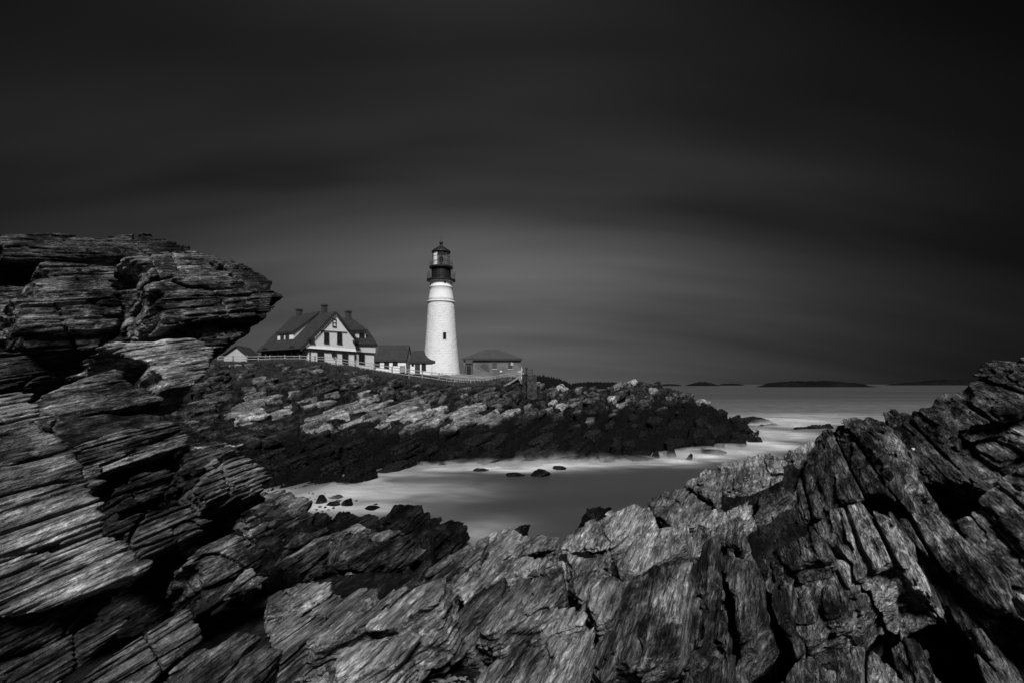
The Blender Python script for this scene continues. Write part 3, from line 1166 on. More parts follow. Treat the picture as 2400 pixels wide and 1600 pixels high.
# stepped slabs, left middle
rocks('rock_outcrop', 'stepped dark rock slabs below the overhang, with one rounded pale nose', P(400, 1150, 4), [
    ([(100, 960), (400, 960), (470, 1000), (580, 1040), (620, 1100), (560, 1180), (560, 1260), (600, 1300), (540, 1400), (380, 1480), (80, 1500)], (400, 1150, 4.6), 58, 1.5, 'rock_core_shade', CORE),
    ([(150, 1046), (250, 1018), (420, 986), (447, 1008), (442, 1031), (313, 1066), (260, 1093), (190, 1098)], (300, 1040, 4.1), 62, 0.5, 'rock_mid', {}),
    ([(186, 1097), (232, 1082), (258, 1101), (250, 1120), (214, 1138)], (220, 1108, 3.7), 60, 0.3, 'rock_mid', {}),
    ([(262, 1188), (284, 1120), (340, 1094), (398, 1078), (418, 1114), (412, 1129), (340, 1168), (286, 1190)], (340, 1130, 3.9), 64, 0.5, 'rock_dark', {}),
    ([(244, 1212), (286, 1188), (309, 1228), (264, 1246)], (275, 1218, 3.5), 56, 0.3, 'rock_mid', {}),
    ([(284, 1250), (310, 1208), (380, 1192), (452, 1180), (470, 1197), (501, 1218), (496, 1236), (420, 1268), (332, 1304)], (390, 1230, 3.7), 62, 0.6, 'rock_dark', {}),
    # rounded pale nose
    ([(425, 1102), (443, 1044), (514, 1020), (578, 1036), (560, 1056), (492, 1102), (460, 1144), (440, 1150)], (500, 1070, 4.6), 55, 0.5, 'rock_dark', {}),
    ([(442, 1038), (514, 1017), (572, 1022), (574, 1034), (520, 1030), (446, 1046)], (510, 1030, 4.75), 30, 0.2, 'rock_pale', {}),
    ([(458, 1142), (492, 1100), (536, 1052), (578, 1050), (617, 1083), (641, 1116), (626, 1142), (562, 1169), (482, 1188), (474, 1165)], (550, 1110, 4.4), 62, 0.6, 'plank_pale', dict(k=0.10)),
    ([(470, 1180), (560, 1168), (632, 1136), (630, 1180), (560, 1230), (470, 1200)], (550, 1190, 4.7), 88, 0.4, 'rock_core_shade', {}),
    # lower slabs
    ([(449, 1320), (470, 1301), (558, 1236), (586, 1247), (596, 1266), (644, 1274), (622, 1326), (514, 1366), (482, 1366), (476, 1330)], (540, 1305, 3.7), 54, 0.6, 'rock_mid', {}),
    ([(556, 1366), (595, 1328), (626, 1342), (612, 1362)], (595, 1350, 3.5), 50, 0.25, 'rock_pale', {}),
    ([(470, 1375), (540, 1362), (612, 1366), (560, 1420), (480, 1440)], (540, 1395, 3.6), 60, 0.4, 'rock_core_shade', {}),
])
# nearest ledge, lower left
rocks('rock_outcrop', 'nearest pale layered ledge filling the lower left corner', P(150, 1300, 2), [
    ([(-80, 920), (100, 940), (230, 1230), (300, 1310), (250, 1400), (100, 1700), (-80, 1700)], (150, 1250, 2.25), 62, 0.8, 'rock_core_shade', CORE),
    ([(-60, 902), (40, 903), (82, 915), (110, 933), (122, 968), (60, 982), (-60, 990)], (40, 945, 2.3), 55, 0.4, 'plank_pale', dict(s=.6)),
    ([(-60, 985), (122, 966), (140, 1010), (158, 1048), (178, 1080), (90, 1100), (-60, 1112)], (80, 1040, 2.1), 66, 0.4, 'plank_mid', dict(s=.6)),
    ([(-60, 1108), (90, 1096), (180, 1078), (200, 1120), (222, 1152), (246, 1210), (262, 1246), (150, 1276), (-60, 1300)], (110, 1180, 2.0), 64, 0.5, 'plank_pale', dict(s=.6)),
    ([(-60, 1298), (150, 1274), (288, 1255), (322, 1284), (352, 1320), (340, 1344), (308, 1353), (150, 1400), (-60, 1452)], (180, 1330, 1.9), 58, 0.5, 'plank_pale', dict(s=.6)),
    ([(-60, 1448), (150, 1398), (300, 1360), (310, 1378), (220, 1450), (60, 1530), (-60, 1560)], (150, 1430, 1.9), 66, 0.4, 'rock_dark', dict(s=.6)),
    ([(-60, 1550), (80, 1520), (230, 1450), (300, 1430), (330, 1440), (200, 1560), (120, 1640), (-60, 1660)], (140, 1540, 1.8), 62, 0.4, 'rock_dark', dict(s=.6)),
    ([(190, 1620), (300, 1530), (437, 1446), (476, 1478), (420, 1540), (330, 1620)], (350, 1540, 2.0), 48, 0.35, 'rock_dark', dict(s=.7)),
    ([(330, 1640), (470, 1520), (590, 1468), (610, 1484), (540, 1560), (450, 1640)], (500, 1560, 2.1), 40, 0.35, 'rock_dark', dict(s=.7)),
    ([(440, 1650), (560, 1560), (640, 1500), (660, 1530), (560, 1650)], (560, 1590, 2.1), 30, 0.35, 'rock_dark', dict(s=.7)),
])
# pale planks, centre foreground
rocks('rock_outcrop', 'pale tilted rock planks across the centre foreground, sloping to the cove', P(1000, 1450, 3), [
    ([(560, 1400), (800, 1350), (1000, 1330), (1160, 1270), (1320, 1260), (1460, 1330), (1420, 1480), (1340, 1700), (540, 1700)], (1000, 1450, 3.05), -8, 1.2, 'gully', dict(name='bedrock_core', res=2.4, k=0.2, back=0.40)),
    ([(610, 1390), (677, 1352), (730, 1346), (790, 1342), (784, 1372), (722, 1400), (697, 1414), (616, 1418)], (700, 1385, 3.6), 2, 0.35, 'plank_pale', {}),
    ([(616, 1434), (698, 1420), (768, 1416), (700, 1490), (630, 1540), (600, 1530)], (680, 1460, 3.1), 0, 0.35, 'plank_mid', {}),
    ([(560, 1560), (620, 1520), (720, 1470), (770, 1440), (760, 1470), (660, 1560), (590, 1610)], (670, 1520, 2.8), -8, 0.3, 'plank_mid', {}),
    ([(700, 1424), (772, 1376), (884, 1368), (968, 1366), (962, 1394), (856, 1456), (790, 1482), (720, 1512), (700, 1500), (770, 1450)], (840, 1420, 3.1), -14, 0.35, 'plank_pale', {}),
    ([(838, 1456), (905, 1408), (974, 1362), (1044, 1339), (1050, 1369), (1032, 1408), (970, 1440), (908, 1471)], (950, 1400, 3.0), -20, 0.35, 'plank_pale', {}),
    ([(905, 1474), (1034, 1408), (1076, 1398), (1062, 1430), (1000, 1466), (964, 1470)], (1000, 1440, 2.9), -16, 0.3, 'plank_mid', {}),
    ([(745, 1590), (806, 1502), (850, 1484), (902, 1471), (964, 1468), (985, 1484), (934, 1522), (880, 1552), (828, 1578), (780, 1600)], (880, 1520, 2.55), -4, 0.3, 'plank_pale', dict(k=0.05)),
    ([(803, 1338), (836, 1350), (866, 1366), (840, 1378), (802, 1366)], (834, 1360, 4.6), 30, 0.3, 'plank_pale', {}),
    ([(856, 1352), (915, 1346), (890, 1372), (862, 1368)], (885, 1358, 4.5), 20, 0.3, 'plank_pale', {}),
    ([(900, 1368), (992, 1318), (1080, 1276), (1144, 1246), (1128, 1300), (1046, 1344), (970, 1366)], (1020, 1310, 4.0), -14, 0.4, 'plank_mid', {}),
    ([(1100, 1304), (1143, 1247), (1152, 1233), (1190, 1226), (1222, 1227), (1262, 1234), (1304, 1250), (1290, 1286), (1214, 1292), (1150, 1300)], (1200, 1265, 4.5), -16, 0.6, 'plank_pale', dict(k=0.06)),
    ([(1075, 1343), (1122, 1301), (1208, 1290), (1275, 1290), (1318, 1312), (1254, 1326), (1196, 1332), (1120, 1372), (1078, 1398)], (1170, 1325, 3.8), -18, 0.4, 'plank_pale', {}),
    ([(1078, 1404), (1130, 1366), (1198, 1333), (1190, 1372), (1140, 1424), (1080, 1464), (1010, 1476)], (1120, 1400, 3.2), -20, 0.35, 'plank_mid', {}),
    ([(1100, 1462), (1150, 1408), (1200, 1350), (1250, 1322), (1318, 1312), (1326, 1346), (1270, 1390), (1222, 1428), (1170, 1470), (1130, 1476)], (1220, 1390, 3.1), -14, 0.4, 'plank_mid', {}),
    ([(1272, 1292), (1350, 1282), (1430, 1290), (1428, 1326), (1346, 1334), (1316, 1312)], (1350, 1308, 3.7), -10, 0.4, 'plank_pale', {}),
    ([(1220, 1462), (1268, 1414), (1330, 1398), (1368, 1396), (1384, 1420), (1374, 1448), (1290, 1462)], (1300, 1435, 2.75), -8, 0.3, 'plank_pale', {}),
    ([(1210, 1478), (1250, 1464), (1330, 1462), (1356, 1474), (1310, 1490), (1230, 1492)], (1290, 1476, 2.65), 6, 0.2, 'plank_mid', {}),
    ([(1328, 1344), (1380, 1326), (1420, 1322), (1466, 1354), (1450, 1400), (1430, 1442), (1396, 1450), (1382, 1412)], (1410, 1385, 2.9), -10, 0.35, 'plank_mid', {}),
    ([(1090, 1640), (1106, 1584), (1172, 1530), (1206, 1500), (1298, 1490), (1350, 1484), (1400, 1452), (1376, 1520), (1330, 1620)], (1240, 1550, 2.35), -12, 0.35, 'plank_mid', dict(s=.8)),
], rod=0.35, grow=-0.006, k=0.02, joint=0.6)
# crest to the right of centre
rocks('rock_outcrop', 'blocky pale crest of rock rising right beside the cove', P(1600, 1200, 6), [
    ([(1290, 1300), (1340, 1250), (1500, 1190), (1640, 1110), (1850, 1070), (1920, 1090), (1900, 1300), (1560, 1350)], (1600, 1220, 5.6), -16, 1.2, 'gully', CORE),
    ([(1304, 1286), (1324, 1246), (1374, 1222), (1418, 1203), (1438, 1190), (1486, 1173), (1519, 1172), (1540, 1204), (1504, 1240), (1418, 1279), (1362, 1282)], (1420, 1235, 5.0), -18, 0.7, 'plank_pale', dict(k=.05)),
    ([(1517, 1170), (1552, 1145), (1592, 1133), (1634, 1141), (1676, 1180), (1628, 1218), (1558, 1226), (1538, 1205)], (1600, 1180, 5.4), -14, 0.6, 'plank_pale', dict(k=.04)),
    ([(1594, 1126), (1619, 1103), (1676, 1085), (1690, 1100), (1680, 1150), (1662, 1172), (1630, 1140)], (1650, 1125, 5.9), -14, 0.6, 'plank_pale', dict(k=.04)),
    ([(1674, 1088), (1732, 1075), (1744, 1061), (1810, 1054), (1838, 1070), (1838, 1122), (1766, 1142), (1690, 1150)], (1760, 1105, 6.2), -12, 0.7, 'plank_pale', dict(k=.04)),
    ([(1826, 1066), (1860, 1042), (1908, 1022), (1900, 1080), (1850, 1130), (1836, 1118)], (1866, 1080, 6.2), -20, 0.6, 'plank_pale', {}),
    ([(1630, 1218), (1680, 1182), (1762, 1164), (1770, 1180), (1728, 1198), (1646, 1238)], (1700, 1195, 5.0), -16, 0.5, 'plank_pale', {}),
    ([(1762, 1146), (1836, 1122), (1860, 1140), (1800, 1190), (1730, 1210), (1766, 1180)], (1790, 1165, 5.2), -22, 0.5, 'plank_mid', {}),
    ([(1430, 1294), (1504, 1246), (1550, 1230), (1620, 1225), (1608, 1268), (1556, 1298), (1500, 1330), (1452, 1332)], (1530, 1275, 4.0), -14, 0.5, 'plank_pale', {}),
    ([(1612, 1240), (1660, 1226), (1730, 1206), (1740, 1240), (1726, 1275), (1664, 1262), (1610, 1290)], (1680, 1240, 4.3), -20, 0.5, 'plank_mid', {}),
], rod=0.35, grow=-0.006, k=0.02, joint=0.6)
# steep ribs
rocks('rock_outcrop', 'steep ribbed rock planks overhanging the dark gap at bottom right of centre', P(1600, 1400, 3), [
    ([(1400, 1450), (1480, 1340), (1640, 1280), (1800, 1320), (1800, 1400), (1680, 1460), (1500, 1500)], (1600, 1390, 3.15), -4, 0.5, 'rock_core_shade', CORE),
    ([(1466, 1360), (1512, 1331), (1560, 1312), (1570, 1340), (1530, 1430), (1500, 1520), (1478, 1533), (1436, 1520), (1400, 1560), (1380, 1540), (1430, 1446)], (1490, 1430, 2.75), -10, 0.35, 'rib_mid', {}),
    ([(1562, 1310), (1622, 1290), (1626, 1366), (1606, 1460), (1592, 1500), (1544, 1524), (1504, 1538), (1520, 1460)], (1570, 1410, 2.7), -6, 0.35, 'rib_mid', {}),
    ([(1622, 1290), (1662, 1256), (1700, 1262), (1706, 1330), (1700, 1440), (1696, 1480), (1634, 1503), (1610, 1500)], (1660, 1390, 2.8), -2, 0.35, 'rib_mid', {}),
    ([(1702, 1264), (1726, 1274), (1768, 1303), (1790, 1360), (1804, 1416), (1760, 1448), (1700, 1478), (1706, 1380)], (1750, 1380, 2.9), -8, 0.35, 'rib_mid', {}),
    ([(1780, 1290), (1822, 1306), (1840, 1420), (1856, 1468), (1836, 1480), (1806, 1420)], (1815, 1390, 3.0), -24, 0.3, 'rib_dark', {}),
    ([(1600, 1640), (1606, 1548), (1640, 1520), (1740, 1502), (1760, 1560), (1772, 1640)], (1690, 1570, 2.2), 0, 0.3, 'rib_mid', dict(s=.8)),
    ([(1596, 1546), (1604, 1530), (1628, 1520), (1640, 1530), (1630, 1544)], (1618, 1535, 2.3), 10, 0.12, 'rib_mid', dict(s=.5)),
], rod=1.0, grow=0.018, joint=0.08)
# right-hand ridge
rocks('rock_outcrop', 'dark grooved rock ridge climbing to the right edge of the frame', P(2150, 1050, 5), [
    ([(1880, 1100), (1940, 1020), (2100, 975), (2200, 940), (2320, 860), (2480, 860), (2480, 1300), (2200, 1250), (1900, 1240)], (2150, 1080, 5.7), -48, 1.4, 'rock_core_shade', CORE),
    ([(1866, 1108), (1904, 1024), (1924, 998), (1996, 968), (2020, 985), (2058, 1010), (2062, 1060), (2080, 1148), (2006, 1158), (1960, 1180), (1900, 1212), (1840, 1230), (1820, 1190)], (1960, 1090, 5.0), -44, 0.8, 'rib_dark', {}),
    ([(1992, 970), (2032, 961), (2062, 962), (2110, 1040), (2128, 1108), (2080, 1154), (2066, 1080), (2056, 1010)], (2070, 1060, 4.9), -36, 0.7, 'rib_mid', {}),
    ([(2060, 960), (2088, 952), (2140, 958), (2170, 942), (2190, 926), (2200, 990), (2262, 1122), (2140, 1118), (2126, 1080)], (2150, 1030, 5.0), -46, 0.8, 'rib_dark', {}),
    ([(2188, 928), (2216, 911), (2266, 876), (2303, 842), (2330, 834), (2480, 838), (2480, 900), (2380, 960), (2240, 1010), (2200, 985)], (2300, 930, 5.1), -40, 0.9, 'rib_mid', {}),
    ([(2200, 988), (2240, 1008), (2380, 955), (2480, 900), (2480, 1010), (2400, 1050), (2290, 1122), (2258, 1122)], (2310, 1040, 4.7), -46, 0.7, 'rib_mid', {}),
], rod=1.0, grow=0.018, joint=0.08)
# leaning blocks, lower right
rocks('rock_outcrop', 'leaning blocks of streaked rock below the ridge, beside a black hollow', P(2100, 1300, 4), [
    ([(1840, 1260), (1960, 1200), (2060, 1200), (2100, 1260), (2040, 1300), (1960, 1360), (1850, 1430)], (2000, 1300, 3.7), -34, 0.5, 'rock_core_shade', CORE),
    ([(2090, 1230), (2200, 1240), (2330, 1130), (2480, 1060), (2480, 1700), (2300, 1700), (2180, 1400)], (2280, 1330, 3.7), -44, 0.8, 'rock_core_shade', CORE),
    ([(1894, 1220), (1955, 1184), (2001, 1160), (2058, 1184), (2088, 1234), (2112, 1280), (2118, 1302), (2066, 1302), (2004, 1346), (1990, 1300), (1930, 1270)], (2010, 1245, 3.5), -34, 0.5, 'rib_pale', {}),
    ([(1790, 1276), (1850, 1250), (1892, 1224), (1930, 1268), (1900, 1292), (1826, 1312)], (1860, 1265, 3.6), -30, 0.4, 'rib_mid', {}),
    ([(1822, 1314), (1900, 1294), (1988, 1300), (2004, 1348), (1940, 1413), (1853, 1469), (1840, 1440)], (1910, 1370, 3.3), -30, 0.4, 'rib_mid', {}),
    ([(2066, 1196), (2100, 1240), (2124, 1302), (2160, 1390), (2140, 1380), (2104, 1310)], (2110, 1290, 3.45), -42, 0.3, 'rib_mid', {}),
    ([(2090, 1220), (2134, 1190), (2163, 1177), (2211, 1230), (2288, 1310), (2340, 1403), (2300, 1410), (2220, 1340), (2160, 1286)], (2200, 1280, 3.4), -40, 0.5, 'rib_mid', {}),
    ([(2215, 1226), (2282, 1142), (2350, 1094), (2480, 1040), (2480, 1340), (2400, 1372), (2352, 1390), (2300, 1330), (2262, 1286)], (2340, 1240, 3.5), -44, 0.6, 'rib_mid', {}),
    ([(2124, 1302), (2162, 1290), (2262, 1362), (2340, 1404), (2480, 1500), (2480, 1660), (2340, 1640), (2212, 1416), (2170, 1390)], (2280, 1430, 2.9), -40, 0.5, 'rib_dark', {}),
    ([(2346, 1393), (2480, 1350), (2480, 1490), (2400, 1470), (2378, 1444)], (2390, 1425, 2.5), -34, 0.3, 'rib_pale', dict(s=.7)),
    ([(2230, 1440), (2290, 1450), (2330, 1540), (2360, 1660), (2280, 1640)], (2280, 1540, 2.5), -36, 0.3, 'rib_dark', dict(s=.8)),
    ([(2060, 1500), (2130, 1480), (2180, 1600), (2190, 1660), (2120, 1650)], (2120, 1560, 2.4), -36, 0.3, 'rib_dark', dict(s=.8)),
    ([(1985, 1400), (2050, 1360), (2066, 1400), (2030, 1450), (1980, 1460)], (2020, 1410, 3.5), -20, 0.3, 'rock_core_shade', {}),
], rod=1.0, grow=0.018, joint=0.08)
rocks('boulder', 'lichen-blotched rounded rock at the bottom edge, right of centre', P(2040, 1560, 2.2), [
    ([(1952, 1640), (1958, 1540), (1978, 1500), (2058, 1513), (2100, 1552), (2112, 1640)], (2040, 1560, 2.2), -10, 0.3, 'rock_pale', dict(s=.6, k=.15))], 'boulder')
rocks('boulder', 'small dark grey rock at the bottom edge, left of the lichen-blotched one', P(1890, 1560, 2.2), [
    ([(1820, 1640), (1826, 1546), (1904, 1513), (1940, 1550), (1950, 1640)], (1890, 1565, 2.25), -6, 0.3, 'rock_mid', dict(s=.6, k=.15))], 'boulder')

# ------------------------------------------------------------------ darker rocks by the cove
SH = dict(s=3.6, k=0.09, res=1.3)
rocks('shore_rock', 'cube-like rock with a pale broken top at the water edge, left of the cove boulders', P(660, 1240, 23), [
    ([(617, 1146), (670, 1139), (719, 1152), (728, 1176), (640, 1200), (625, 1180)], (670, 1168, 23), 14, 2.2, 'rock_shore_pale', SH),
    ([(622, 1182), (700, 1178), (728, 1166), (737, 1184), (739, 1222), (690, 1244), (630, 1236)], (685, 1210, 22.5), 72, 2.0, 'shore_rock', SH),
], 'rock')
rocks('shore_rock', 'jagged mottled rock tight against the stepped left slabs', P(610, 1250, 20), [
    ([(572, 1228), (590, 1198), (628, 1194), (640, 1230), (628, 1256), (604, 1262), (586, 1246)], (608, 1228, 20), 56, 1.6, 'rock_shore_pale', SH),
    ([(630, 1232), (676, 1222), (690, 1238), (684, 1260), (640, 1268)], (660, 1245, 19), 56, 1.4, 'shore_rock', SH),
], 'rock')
rocks('shore_rock', 'low dark rock wedged between the cube-like rock and the cove', P(760, 1220, 23), [
    ([(736, 1200), (752, 1192), (774, 1195), (788, 1218), (766, 1232), (736, 1224)], (760, 1214, 24), 40, 1.8, 'weed_rock', SH)], 'rock')
rocks('shore_rock', 'dark double-humped rock in front of the cove', P(845, 1230, 22), [
    ([(784, 1222), (806, 1191), (830, 1194), (846, 1204), (872, 1192), (890, 1196), (906, 1212), (890, 1240), (800, 1240)], (845, 1216, 23), 36, 2.2, 'weed_rock', SH)], 'rock')
rocks('shore_rock', 'largest black boulder rising against the pale water of the cove', P(1000, 1280, 24), [
    ([(912, 1210), (934, 1168), (966, 1167), (994, 1188), (1024, 1206), (1044, 1218), (1060, 1262), (1000, 1300), (930, 1290)], (980, 1230, 23), 46, 3.0, 'weed_rock', SH),
    ([(1030, 1222), (1060, 1216), (1100, 1233), (1107, 1262), (1060, 1300), (1000, 1330), (1000, 1270)], (1060, 1265, 24), 52, 3.0, 'weed_rock', SH),
], 'rock')
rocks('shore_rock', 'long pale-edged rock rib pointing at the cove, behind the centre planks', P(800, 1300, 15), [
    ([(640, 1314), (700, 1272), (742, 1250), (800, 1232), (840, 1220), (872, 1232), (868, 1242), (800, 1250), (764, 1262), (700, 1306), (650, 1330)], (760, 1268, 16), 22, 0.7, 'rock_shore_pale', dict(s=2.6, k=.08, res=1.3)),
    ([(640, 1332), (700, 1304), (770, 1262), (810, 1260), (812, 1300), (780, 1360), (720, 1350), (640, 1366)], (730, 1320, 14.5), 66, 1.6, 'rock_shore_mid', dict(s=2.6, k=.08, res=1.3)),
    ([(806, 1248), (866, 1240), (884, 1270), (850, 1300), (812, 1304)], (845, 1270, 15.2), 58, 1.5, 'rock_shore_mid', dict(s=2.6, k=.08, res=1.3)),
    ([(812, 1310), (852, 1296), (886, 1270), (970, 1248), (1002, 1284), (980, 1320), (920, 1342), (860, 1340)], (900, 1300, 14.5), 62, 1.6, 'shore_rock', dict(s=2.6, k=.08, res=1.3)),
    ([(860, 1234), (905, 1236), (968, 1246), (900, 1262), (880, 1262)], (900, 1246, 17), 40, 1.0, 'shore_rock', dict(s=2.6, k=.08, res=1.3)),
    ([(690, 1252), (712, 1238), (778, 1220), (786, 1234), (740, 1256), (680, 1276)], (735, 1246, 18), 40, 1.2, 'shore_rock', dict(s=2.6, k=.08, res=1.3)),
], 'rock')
rocks('shore_rock', 'pair of black square rocks poking above the pale crest', P(1400, 1230, 9), [
    ([(1374, 1250), (1381, 1187), (1404, 1185), (1410, 1200), (1408, 1250)], (1392, 1220, 9.2), 30, 0.6, 'weed_rock', dict(s=1.2, k=.05)),
    ([(1408, 1240), (1409, 1186), (1434, 1192), (1436, 1240)], (1420, 1215, 9.6), 30, 0.6, 'weed_rock', dict(s=1.2, k=.05)),
], 'rock')
rocks('shore_rock', 'small round black rock top just above the pale crest', P(1230, 1235, 9), [
    ([(1190, 1250), (1196, 1226), (1216, 1224), (1222, 1217), (1232, 1214), (1242, 1220), (1246, 1250)], (1225, 1235, 9), 20, 0.6, 'weed_rock', dict(s=1.2, k=.1)),
], 'rock')
RF = dict(s=3.0, k=.05, res=.8)
rocks('reef', 'low jagged black reef in the channel between the headland and the right ridge', P(1900, 1003, 92), [
    ([(1850, 1006), (1866, 999), (1890, 997), (1912, 993), (1945, 990), (1960, 1006), (1900, 1010)], (1905, 1001, 92), 8, 1.2, 'weed_rock', RF)], 'reef')
rocks('reef', 'low black reef running off the sea end of the headland', P(1780, 990, 104), [
    ([(1725, 992), (1735, 977), (1765, 974), (1795, 979), (1812, 986), (1785, 995)], (1765, 985, 105), 10, 1.4, 'weed_rock', RF),
    ([(1770, 1002), (1785, 991), (1815, 990), (1836, 996), (1810, 1003)], (1800, 997, 98), 8, 1.2, 'weed_rock', RF)], 'reef')

# ------------------------------------------------------------------ broken slabs of the headland
def headland_blocks():
    rs = np.random.default_rng(5)
    dxy = LD[:2] / np.linalg.norm(LD[:2])
    nxy = np.array([dxy[1], -dxy[0]])
    n = 0
    cand = []
    for i in range(-30, 40):
        for j in range(-30, 40):
            p = np.array([-8.0, 66.0]) + dxy * (i * 4.4 + rs.uniform(-1.6, 1.6) + (j % 2) * 2.2) + nxy * (j * 2.6 + rs.uniform(-.8, .8))
            x, y = p
            if y < 42 or y > 92 or x / y < -.66 or x / y > .56:
                continue
            if (x < 2 and y > 79.5) or (.5 < x < 5.0 and y > 75.5 and y < 85):
                continue
            cand.append((x, y))
    xs = np.array([c[0] for c in cand])
    ys = np.array([c[1] for c in cand])
    zs = head_base(xs[None], ys[None])[0]
    gx = head_base(xs[None] + .6, ys[None])[0] - zs
    gy = head_base(xs[None], ys[None] + .6)[0] - zs
    cand = [(x, y, z, a / .6, b / .6) for x, y, z, a, b in zip(xs, ys, zs, gx, gy) if z > -.2]
    rs.shuffle(cand)
    for x, y, z, dzx, dzy in cand[:290]:
        calm = math.exp(-(((x + 17) / 17) ** 2 + ((y - 61) / 9.5) ** 2))
        big_ = .55 + rs.random() ** 1.6
        L_ = rs.uniform(1.6, 2.6) * (1 + .7 * calm) * big_
        W_ = rs.uniform(.8, 1.5) * big_ * (1 + .4 * calm)
        m = 7
        pts = []
        for k in range(m):
            a = 2 * math.pi * (k + rs.uniform(-.3, .3)) / m
            r = rs.uniform(.75, 1.1)
            # squarish outline
            ca, sa = math.cos(a), math.sin(a)
            q = 1 / max(abs(ca), abs(sa)) ** .8
            pts.append((L_ * r * q * ca * .85, W_ * r * q * sa * .85))
        # lean of the ground along the across-lineation direction
        across = dzx * LV[0] + dzy * LV[1]
        al_ground = -math.degrees(math.atan(across))
        alpha = .55 * al_ground + rs.normal(-10, 11)
        rise = rs.uniform(.05, .6) * (1 - .5 * calm) * (.5 if x > 4 else 1)
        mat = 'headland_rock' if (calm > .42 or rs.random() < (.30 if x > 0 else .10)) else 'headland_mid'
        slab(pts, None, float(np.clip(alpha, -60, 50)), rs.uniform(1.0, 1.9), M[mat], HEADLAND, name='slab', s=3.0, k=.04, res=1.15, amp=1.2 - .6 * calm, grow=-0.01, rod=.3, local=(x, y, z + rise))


headland_blocks()
build_slabs()

# ------------------------------------------------------------------ buildings: helpers
def hit(px, py, O, n):
    """where the sight line through (column,row) meets the plane through O with normal n"""
    C = np.array([0, 0, CAMZ])
    r = ray(px, py)
    n = np.asarray(n, float)
    return C + r * (((np.asarray(O, float) - C) @ n) / (r @ n))


UP = np.array([0, 0, 1.0])


def window(root, o, g, n, w, h, cols=2, rows=2, frame='dark_trim', pane='window_glass', fw=0.12, name='window', sill=True, proud=0.07):
    """framed window; o = lower left corner on the wall, g = along wall, n = outward normal"""
    o, g, n = (np.asarray(q, float) for q in (o, g, n))
    mb = MB()
    mb.obox(o - g * fw, g * fw, UP * h, n * proud)
    mb.obox(o + g * w, g * fw, UP * h, n * proud)
    mb.obox(o - g * fw + UP * h, g * (w + 2 * fw), UP * fw, n * (proud + .01))
    if sill:
        mb.obox(o - g * (fw + .05) - UP * fw * .8, g * (w + 2 * fw + .1), UP * fw * .8, n * (proud + .05))
    bar = 0.05
    for i in range(1, cols):
        mb.obox(o + g * (w * i / cols - bar / 2), g * bar, UP * h, n * (proud - .03))
    for j in range(1, rows):
        mb.obox(o + UP * (h * j / rows - bar / 2) , g * w, UP * bar, n * (proud - .025))
    win = mb.build(name, M[frame], root)
    for j in range(2 if rows > 1 else 1):
        hh = h / (2 if rows > 1 else 1)
        MB().obox(o + UP * hh * j, g * w, UP * hh, n * (.015 + .006 * j)).build('pane', M[pane], win)
    return win


def door(root, o, g, n, w, h, mat='dark_trim', name='door'):
    o, g, n = (np.asarray(q, float) for q in (o, g, n))
    mb = MB().obox(o, g * w, UP * h, n * .05)
    for sgn in (0, 1):
        mb.obox(o + g * (w * (.12 + .46 * sgn)) + UP * h * .1, g * w * .3, UP * h * .35, n * .075)
        mb.obox(o + g * (w * (.12 + .46 * sgn)) + UP * h * .55, g * w * .3, UP * h * .35, n * .075)
    d = mb.build(name, M[mat], root)
    MB().tube(o + g * w * .9 + UP * h * .47 + n * .05, o + g * w * .9 + UP * h * .47 + n * .14, .04).build('handle', M['black_iron'], d)
    return d


